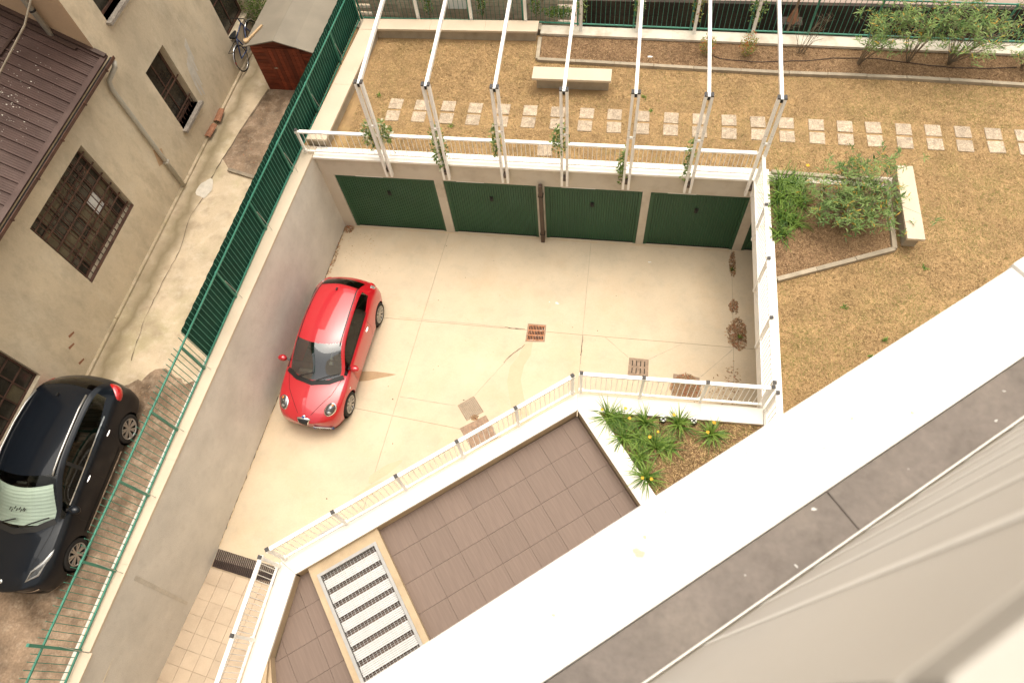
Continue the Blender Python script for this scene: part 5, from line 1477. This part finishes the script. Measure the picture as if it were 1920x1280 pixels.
# strap leaved border plants in the right bed
for k, (c, L, n) in enumerate((((11.10, -.10), .55, 160), ((11.42, -.12), .55, 170), ((11.02, -.55), .55, 150), ((11.45, -.55), .50, 130), ((11.05, -1.0), .55, 150), ((11.32, -1.15), .48, 120), ((11.02, -1.50), .45, 110))):
    labs = ['lush strap leaved clump in the upper corner beside the right railing', 'lush strap leaved clump with an orange bloom at the kerb of the right bed', 'strap leaved clump second along the right railing', 'strap leaved clump touching the oleander on its left side',
            'strap leaved clump third along the right railing', 'strap leaved clump at the edge of bare soil in the right bed', 'lowest strap leaved clump along the right railing']
    t = thing('border_lily', labs[k], 'plant', (*c, LAWN), 'strap leaved plants in the right bed')
    v, tn = strap_leaves(c, LAWN + .01, n * .62, L * random.uniform(.95, 1.2), .15, .0105, 1.7, (.35, 1.5))
    fast_mesh('leaves', v, 4, 'strap', tn, t, base=(*c, LAWN))
    if k == 1: flower((c[0] + .1, c[1] + .15, LAWN + .55), .05, t)

def leaf_quads(P_, D, L, w):
    """diamond leaves at P_ along D"""
    n = len(P_)
    up = np.tile(np.array([0, 0, 1.0]), (n, 1)) + rng.normal(0, .35, (n, 3))
    s = np.cross(D, up); s /= np.linalg.norm(s, axis=1)[:, None] + 1e-9
    L = L[:, None]; w = w[:, None]
    bend = np.zeros((n, 3)); bend[:, 2] = -.12 * L[:, 0]
    return np.stack([P_, P_ + D * L * .45 - s * w, P_ + D * L + bend, P_ + D * L * .45 + s * w], 1).reshape(-1, 3)

def oleander(label, base, stems, h, spread, whorls, Lf=.12, bias=(0, 0), mat='oleander', group=None, yel=.05, per=10):
    t = thing('oleander_shrub', label, 'shrub', base, group)
    tips = []
    tw = MB()
    for k in range(stems):
        a = 2 * PI * k / stems + random.uniform(-.4, .4); r = spread * random.uniform(.35, 1.0); hh = h * random.uniform(.65, 1.05)
        b = Vector(base); end = b + Vector((math.cos(a) * r + bias[0], math.sin(a) * r + bias[1], hh))
        mid = b.lerp(end, .5) + Vector((random.uniform(-.06, .06), random.uniform(-.06, .06), .12 * hh))
        st = [b + Vector((random.uniform(-.03, .03), random.uniform(-.03, .03), 0)), b.lerp(mid, .55), mid, mid.lerp(end, .55) + Vector((0, 0, .02)), end]
        tw.tube(st, .013, 5, .005)
        for _ in range(whorls):
            f = random.uniform(.38, 1.0); i = min(3, int(f * 4)); p = st[i].lerp(st[i + 1], f * 4 - i)
            q = p + Vector((random.gauss(0, .16 * spread + .05), random.gauss(0, .16 * spread + .05), random.uniform(.0, .22)))
            tw.tube([p, q], .004, 4, .002)
            tips.append(q)
    tw.build('branches', 'twig', t)
    T_ = np.array([tuple(q) for q in tips]); n = len(T_)
    P_ = np.repeat(T_, per, 0); P_ = P_ + rng.normal(0, .02, P_.shape); P_[:, 2] -= rng.uniform(0, .07, len(P_))
    az = rng.uniform(0, 2 * PI, n * per); el = rng.uniform(-.15, 1.0, n * per)
    D = np.stack([np.cos(az) * np.cos(el), np.sin(az) * np.cos(el), np.sin(el)], 1)
    L = Lf * rng.uniform(.6, 1.15, n * per)
    tn = np.repeat(rng.uniform(.0, .6, n), per) + rng.uniform(0, .25, n * per)
    tn[rng.random(n * per) < yel] = .97
    fast_mesh('leaves', leaf_quads(P_, D, L, L * .08), 4, mat, tn, t, base=base)
    return t
oleander('loose green oleander filling the small bed between railing and bench', (12.35, -1.02, LAWN), 22, .85, 1.12, 18, .155, bias=(.10, .25))
GB = 'oleanders in the long back bed'
oleander('oleander with bare grey stems left of the two before the back fence', (13.12, 3.93, LAWN), 10, 1.5, .75, 12, .16, bias=(.35, -.05), group=GB)
oleander('wide sprawling oleander at the upper right before the back fence', (15.25, 4.02, LAWN), 17, 1.5, 1.25, 12, .16, bias=(.20, -.05), group=GB)
oleander('leafy oleander between the two bare stemmed ones', (14.3, 4.05, LAWN), 9, 1.5, .75, 12, .16, group=GB)
oleander('low sprig of oleander at the right end of the back bed', (16.9, 3.95, LAWN), 6, .6, .3, 9, .12, group=GB)
t = thing('bare_shrub', 'leafless twiggy shrub in the back bed beside the rightmost frame', 'shrub', (11.75, 4.25, LAWN))
tb = MB()
for k in range(16):
    a = random.uniform(0, 6.28); e = Vector((11.75 + .45 * math.cos(a), 4.25 + .3 * math.sin(a), LAWN + random.uniform(.5, 1.2)))
    b = Vector((11.75 + random.uniform(-.1, .1), 4.25, LAWN)); m_ = b.lerp(e, .5) + Vector((random.uniform(-.1, .1), 0, .15))
    tb.tube([b, m_, e], .006, 4, .002)
    for _ in range(3): p = m_.lerp(e, random.random()); tb.tube([p, p + Vector((random.uniform(-.2, .2), random.uniform(-.15, .15), random.uniform(0, .2)))], .003, 4, .001)
tb.build('twigs', 'twig', t)

def leafy(name, label, cat, centre, rad, n, Lf, mat, group=None, yel=.05, stem=None, wl=.28):
    t = thing(name, label, cat, centre if stem is None else stem[0], group)
    if stem: MB().tube(stem, .010, 5, .006).build('stem', 'twig', t)
    p = rng.normal(0, 1, (n, 3)); p /= np.linalg.norm(p, axis=1)[:, None]; p *= (rng.random(n) ** .45)[:, None]
    p = p * np.array(rad) + np.array(centre)
    az = rng.uniform(0, 2 * PI, n); el = rng.uniform(-.5, 1.0, n)
    D = np.stack([np.cos(az) * np.cos(el), np.sin(az) * np.cos(el), np.sin(el)], 1)
    L = Lf * rng.uniform(.6, 1.2, n); tn = rng.uniform(0, .86, n); tn[rng.random(n) < yel] = .98
    fast_mesh('leaves', leaf_quads(p, D, L, L * wl), 4, mat, tn, t, base=origin_of(t))
    return t
leafy('nandina_bush', 'small orange green bush behind the sixth pergola frame in the back bed', 'shrub', (9.42, 4.15, LAWN + .28), (.22, .2, .28), 420, .05, 'nandina', 'small bushes in the back bed', .2)
leafy('nandina_bush', 'taller orange green bush before the vine covered post in the back bed', 'shrub', (10.42, 4.12, LAWN + .35), (.22, .2, .36), 520, .05, 'nandina', 'small bushes in the back bed', .2)
# climbers on the pergola posts
vines = [(0, (-.22, .12, 3.55), (.18, .14, .38), 330, 'flowering climber round the leftmost pair of pergola posts', .22), (0, (.17, .05, 3.75), (.13, .10, .34), 200, 'smaller flowering climber right of the leftmost pergola posts', .25),
         (1, (-.06, .0, 3.35), (.15, .12, .62), 430, 'thick climber on the second pair of pergola posts', .10), (2, (-.12, .0, 3.7), (.09, .08, .48), 210, 'thin climber left of the third pair of pergola posts', .06),
         (3, (-.10, .0, 3.85), (.17, .12, .40), 260, 'bushy climber across the fourth pair of pergola posts', .06), (4, (-.13, .0, 3.10), (.09, .08, .55), 190, 'thin climber low on the fifth pair of pergola posts', .05),
         (5, (-.10, .0, 3.35), (.09, .08, .60), 200, 'thin climber on the sixth pair of pergola posts', .05)]
for i, o, rad, n, lab, yel in vines:
    c = (PX[i] + o[0], -.08 + o[1], o[2])
    leafy('climbing_vine', lab, 'vine', c, tuple(q * 1.25 for q in rad), int(n * 1.0), .085, 'vine', 'climbers on the front pergola posts', yel, [(c[0], .28, LAWN), (c[0] + .02, .10, 3.0), (c[0], c[1], c[2] + rad[2] * .6)])
bl = ['vine behind the leftmost pergola frame on the back fence', 'vine behind the second pergola frame on the back fence', 'vine behind the third pergola frame on the back fence', 'tangled vine on the fourth back pergola post',
      'vine on the fifth back pergola post', 'orange tinged vine on the sixth back pergola post', 'thick green vine on the last back pergola post']
for i in range(7):
    x = 1.70 + 1.478 * i + (.22 if i < 3 else 0); y = 4.86 if i > 2 else 5.2
    leafy('climbing_vine', bl[i], 'vine', (x, y, 3.75 if i > 2 else 3.4), (.24 if i == 6 else .17, .12, .80 if i > 2 else .55), 380 if i == 6 else 230, .075, 'vine' if i != 5 else 'nandina', 'vines along the back fence', .04,
          [(x, y - .05, LAWN), (x + .05, y, 3.2), (x, y, 4.4)])
leafy('hedge_plant', 'low green plants growing behind the fence beside the seat wall', 'plant', (5.55, 5.2, 3.05), (.55, .15, .16), 500, .07, 'shrub')
leafy('alley_shrub', 'bright green bush at the top between old building and shed', 'shrub', (-3.05, 5.25, 2.95), (.55, .5, .85), 2600, .06, 'shrub', yel=0)
t = thing('palm_tuft', 'pale green palm leaf tuft at the top edge behind the fence', 'plant', (11.4, 4.75, 3.2))
v, tn = strap_leaves((11.45, 4.72), 4.3, 26, .45, .03, .010, 2.0, (-.3, 1.0)); v[:, 2] -= .0
MB().tube([(11.4, 4.75, 3.0), (11.45, 4.72, 4.3)], .03, 6).build('stem', 'twig', t)
vv, tn = strap_leaves((11.45, 4.72), 4.3, 30, .42, .02, .012, 1.2, (-.2, 1.2))
fast_mesh('leaves', vv, 4, 'shrub', tn, t, base=(11.4, 4.75, 3.2))
hp = [(9.55, 4.05, LAWN + .03)] + [(9.55 + k * .25, 4.0 - .12 * math.sin(k * .32) + random.uniform(-.02, .02), LAWN + .03) for k in range(1, 30)]
tag(MB().tube(hp, .011, 6).build('irrigation_hose', 'roof_dark', smooth=True), 'dark brown irrigation hose lying along the back bed', 'hose')
for c_ in ((10.57, -.62, .004), (10.70, -2.62, .05)):
    v, tn = strap_leaves(c_[:2], c_[2], 14, .12, .03, .010, 1.2)
    tag(fast_mesh('weed', v, 4, 'strap', tn, base=c_), 'small green weed in the ' + ('upper' if c_[1] > -1 else 'biggest') + ' leaf pile by the right edge', 'weed')
for k, (x, y) in enumerate(((2.2, 3.9), (1.1, 2.2), (8.1, 2.05), (7.9, 2.5), (12.2, -3.2), (12.6, -4.3), (13.9, -2.1), (12.9, -3.9), (3.2, 1.25), (12.7, -5.8))):
    v, tn = strap_leaves((x, y), LAWN, 16, .10, .05, .010, 1.4)
    o = fast_mesh('weed', v, 4, 'strap', tn, base=(x, y, LAWN)); struct(o, 'stuff')
t_ = sheet('paper_scrap', blob((8.0, 3.95), .06, .04), LAWN + .03, 'paper'); tag(t_, 'small white paper scrap on the mulch of the back bed', 'litter')
cone = MB().lathe([(.16, 0), (.02, .42), (.001, .43)], (11.55, 5.2, 2.95), (0, 0, 1), 4)
tag(cone.build('terracotta_cone', 'terracotta'), 'small pointed terracotta piece behind the back fence', 'ornament')
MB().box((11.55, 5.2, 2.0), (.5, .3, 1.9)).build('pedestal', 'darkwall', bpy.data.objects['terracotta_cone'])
pt_ = MB(); pt_.add([(2.45, 5.30, 3.0), (2.95, 5.30, 3.0), (3.0, 5.32, 3.4), (2.85, 5.34, 3.75), (2.6, 5.34, 3.75), (2.42, 5.32, 3.4)] + [(2.45, 5.36, 3.0), (2.95, 5.36, 3.0), (3.0, 5.38, 3.4), (2.85, 5.40, 3.75), (2.6, 5.40, 3.75), (2.42, 5.38, 3.4)],
        [(0, 1, 2, 3, 4, 5), (11, 10, 9, 8, 7, 6)] + [(i, i + 6, (i + 1) % 6 + 6, (i + 1) % 6) for i in range(6)])
tag(pt_.build('plastic_panel', 'paper'), 'white rounded plastic panel leaning behind the back fence', 'panel')

# ================================================================== things in the alley
sh = thing('garden_shed', 'red brown wooden shed with grey felt roof in the alley', 'shed', (-1.5, 3.0, ALLEY))
xl, xr, yf, yb = -2.37, -.66, 2.95, 6.2
rx_, zr_, zl_, zq_ = -1.59, 3.77, 3.60, 3.44
def top(x): return zl_ + (zr_ - zl_) * (x - xl) / (rx_ - xl) if x < rx_ else zr_ + (zq_ - zr_) * (x - rx_) / (xr - rx_)
MB().prism([(xl + .02, yf + .03), (xr - .02, yf + .03), (xr - .02, yb), (xl + .02, yb)], ALLEY + .01, 3.42).build('frame', 'shed_wood', sh)
dl, dr_ = -2.02, -1.02
nbz = 13
for k in range(nbz):
    z0 = ALLEY + .01 + k * .112
    for a, b in ((xl, dl - .005), (dr_ + .005, xr)):
        z1 = min(z0 + .106, top(a) - .03, top(b) - .03)
        if z1 - z0 < .03: continue
        MB().box(((a + b) / 2, yf + .004, (z0 + z1) / 2), (b - a, .022, z1 - z0), rot=Matrix.Rotation(.05, 3, 'X')).build('board', 'shed_wood', sh)
    if k < 12:
        MB().box((xl - .003, (yf + yb) / 2, z0 + .053), (.02, yb - yf, .106), rot=Matrix.Rotation(.05, 3, 'Y')).build('board', 'shed_wood', sh)
dd = MB().box(((dl + dr_) / 2, yf + .01, ALLEY + .70), (dr_ - dl, .02, 1.38)).build('door', 'shed_wood', sh)
for k in range(9):
    a = dl + k * (dr_ - dl) / 9; b = a + (dr_ - dl) / 9 - .006
    MB().box(((a + b) / 2, yf - .008, ALLEY + .70), (b - a, .016, 1.37)).build('door_board', 'shed_wood', dd)
MB().box((-1.88, yf - .03, ALLEY + .78), (.10, .03, .025)).build('handle', 'chrome', dd)
MB().add([(dl - .2, yf, ALLEY + 1.40), (dr_ + .25, yf, ALLEY + 1.40), (dr_ + .25, yf, top(dr_ + .25) - .02), (rx_, yf, zr_ - .02), (dl - .2, yf, top(dl - .2) - .02),
          (dl - .2, yf + .02, ALLEY + 1.40), (dr_ + .25, yf + .02, ALLEY + 1.40), (dr_ + .25, yf + .02, top(dr_ + .25) - .02), (rx_, yf + .02, zr_ - .02), (dl - .2, yf + .02, top(dl - .2) - .02)],
         [(0, 1, 2, 3, 4), (9, 8, 7, 6, 5), (0, 5, 6, 1), (1, 6, 7, 2), (2, 7, 8, 3), (3, 8, 9, 4), (4, 9, 5, 0)]).build('gable', 'shed_wood', sh)
yo = yf - .10
skew = .14
def roofq(x0, z0, x1, z1, nm, m_):
    return MB().add([(x0, yo, z0), (x1, yo, z1), (x1 + skew * 1.3, yb, z1), (x0 + skew * 1.3, yb, z0), (x0, yo, z0 + .03), (x1, yo, z1 + .03), (x1 + skew * 1.3, yb, z1 + .03), (x0 + skew * 1.3, yb, z0 + .03)],
                    [(3, 2, 1, 0), (4, 5, 6, 7), (0, 1, 5, 4), (1, 2, 6, 5), (2, 3, 7, 6), (3, 0, 4, 7)]).build(nm, m_, sh)
roofq(xl - .12, zl_ - .03, rx_ - .002, zr_, 'roof_sheet', 'shed_felt')
xm = (rx_ + xr) / 2 + .02; zm = zr_ + (zq_ - zr_) * (xm - rx_) / (xr - rx_)
roofq(rx_ + .002, zr_ + .001, xm, zm + .001, 'roof_sheet', 'shed_felt'); roofq(xm + .002, zm + .006, xr + .07, zq_ - .02, 'roof_sheet', 'shed_felt')
MB().beam((xr + .075, yo, zq_ - .05), (xr + .075 + skew * 1.3, yb, zq_ - .05), .03, .12).build('barge_board', 'shed_wood', sh)
wd = thing('timber_offcuts', 'pale timber offcuts lying on the corner of the shed roof', 'wood', (-2.3, 3.1, 3.65))
MB().beam((-2.42, 2.93, 3.66), (-2.14, 3.55, 3.70), .05, .04).build('plank', 'bare_wood', wd)
MB().box((-2.42, 3.0, 3.66), (.12, .12, .05), .5).build('block', 'bare_wood', wd)

bk = thing('bicycle', 'dark blue city bicycle leaning on the old wall beside the shed', 'bicycle', (-3.33, 3.36, ALLEY))
def BK(s, z, lat=0.0):  # s along the bike, z height; leans to the wall
    return Vector((-3.30 - .10 * (z) + lat, 3.38 + s, ALLEY + .02 + z))
WR = .335
for s in (.335, 1.38):
    pts = [BK(s + WR * math.cos(t), .335 + WR * math.sin(t)) for t in np.linspace(0, 2 * PI, 33)]
    w = MB().tube(pts, .017, 7, cap=False).build('wheel', 'tyre', bk, smooth=True)
    pts = [BK(s + .31 * math.cos(t), .335 + .31 * math.sin(t)) for t in np.linspace(0, 2 * PI, 33)]
    MB().tube(pts, .009, 6, cap=False).build('rim', 'chrome', w, smooth=True)
    sp = MB()
    for k in range(18): t = 2 * PI * k / 18; sp.tube([BK(s, .335), BK(s + .31 * math.cos(t), .335 + .31 * math.sin(t))], .0016, 3)
    sp.build('spokes', 'zinc', w)
    pts = [BK(s + .37 * math.cos(t), .335 + .37 * math.sin(t)) for t in np.linspace(.2, 3.3 if s < 1 else 2.8, 16)]
    MB().tube(pts, .020, 6).build('mudguard', 'chrome', bk, smooth=True)
fr = MB()
BB, ST, HT, HB = (.78, .28), (.62, .78), (1.16, .86), (1.20, .70)
for a, b in ((BB, ST), (ST, HT), (BB, HB), (HT, HB), (BB, (.335, .335)), (ST, (.335, .335)), (HB, (1.38, .335)), (ST, (.60, .90)), (HT, (1.14, .98))): fr.tube([BK(*a), BK(*b)], .019, 7)
fr.build('frame', 'bike_blue', bk, smooth=True)
MB().tube([BK(1.02, .98, -.27), BK(1.12, 1.02, -.18), BK(1.14, 1.0, 0), BK(1.12, 1.02, .18), BK(1.02, .98, .27)], .013, 6).build('handlebar', 'trim', bk, smooth=True)
MB().add([BK(.46, .93, -.10), BK(.46, .93, .10), BK(.62, .94, .06), BK(.76, .93, .02), BK(.76, .93, -.02), BK(.62, .94, -.06), BK(.46, .87, -.08), BK(.46, .87, .08), BK(.62, .88, .04), BK(.76, .89, .02), BK(.76, .89, -.02), BK(.62, .88, -.04)],
         [(0, 1, 2, 3, 4, 5), (11, 10, 9, 8, 7, 6)] + [(i, i + 6, (i + 1) % 6 + 6, (i + 1) % 6) for i in range(6)]).build('saddle', 'trim', bk, bevel=.01)
MB().tube([BK(.05, .74, .06), BK(.55, .72, .06), BK(.55, .72, -.06), BK(.05, .74, -.06), BK(.05, .74, .06)], .008, 5).build('carrier', 'trim', bk)
MB().tube([BK(.78, .28, .0), BK(.80, .28, .10), BK(.90, .18, .11)], .010, 5).box(BK(.90, .18, .16), (.08, .06, .02)).build('pedal', 'trim', bk)
MB().lathe([(.09, -.004), (.09, .004), (.001, .006)], BK(.78, .28, .05), (1, 0, 0), 18).build('chainring', 'zinc', bk)
MB().box(BK(.0, .45), (.05, .03, .06)).build('rear_light', 'red_lens', bk)

def rooftile(label, c, rz, L=.46):
    t = MB(); n = 9
    vs = []
    for e in (0, 1):
        for k in range(n):
            a = PI * k / (n - 1); r = .10 - .015 * e
            for rr in (r, r - .016): vs.append((L * (e - .5), rr * math.cos(a), .6 * rr * math.sin(a)))
    fs = []
    for k in range(n - 1):
        a, b = 2 * k, 2 * (k + 1); o = 2 * n
        fs += [(a, b, o + b, o + a), (a + 1, o + a + 1, o + b + 1, b + 1), (a, a + 1, b + 1, b), (o + a, o + b, o + b + 1, o + a + 1)]
    m = Matrix.Rotation(rz, 4, 'Z'); m.translation = Vector(c)
    t.add([m @ Vector(p) for p in vs], fs)
    return tag(t.build('roof_tile', 'terracotta', loc=c), label, 'roof tile', 'spare roof tiles')
rooftile('upper terracotta roof tile leaning at the foot of the old wall', (-3.45, 1.78, ALLEY + .10), 1.62)
rooftile('lower terracotta roof tile leaning at the foot of the old wall', (-3.50, 1.22, ALLEY + .10), 1.45)
tag(MB().beam((-2.60, -.02, ALLEY + .04), (-1.80, -.24, ALLEY + .04), .10, .06).build('timber_plank', 'grey_wood', bevel=.006), 'short grey weathered plank on the alley ground by the screen fence', 'plank')
tag(MB().tube([(-3.80, -6.15, ALLEY + .03), (-3.72, -6.35, ALLEY + .30), (-3.62, -6.40, ALLEY + .32), (-3.45, -6.75, ALLEY + .04)], .007, 5).build('wire_scrap', 'dark_steel', smooth=True), 'bent green wire scrap on the ground behind the dark car', 'wire')
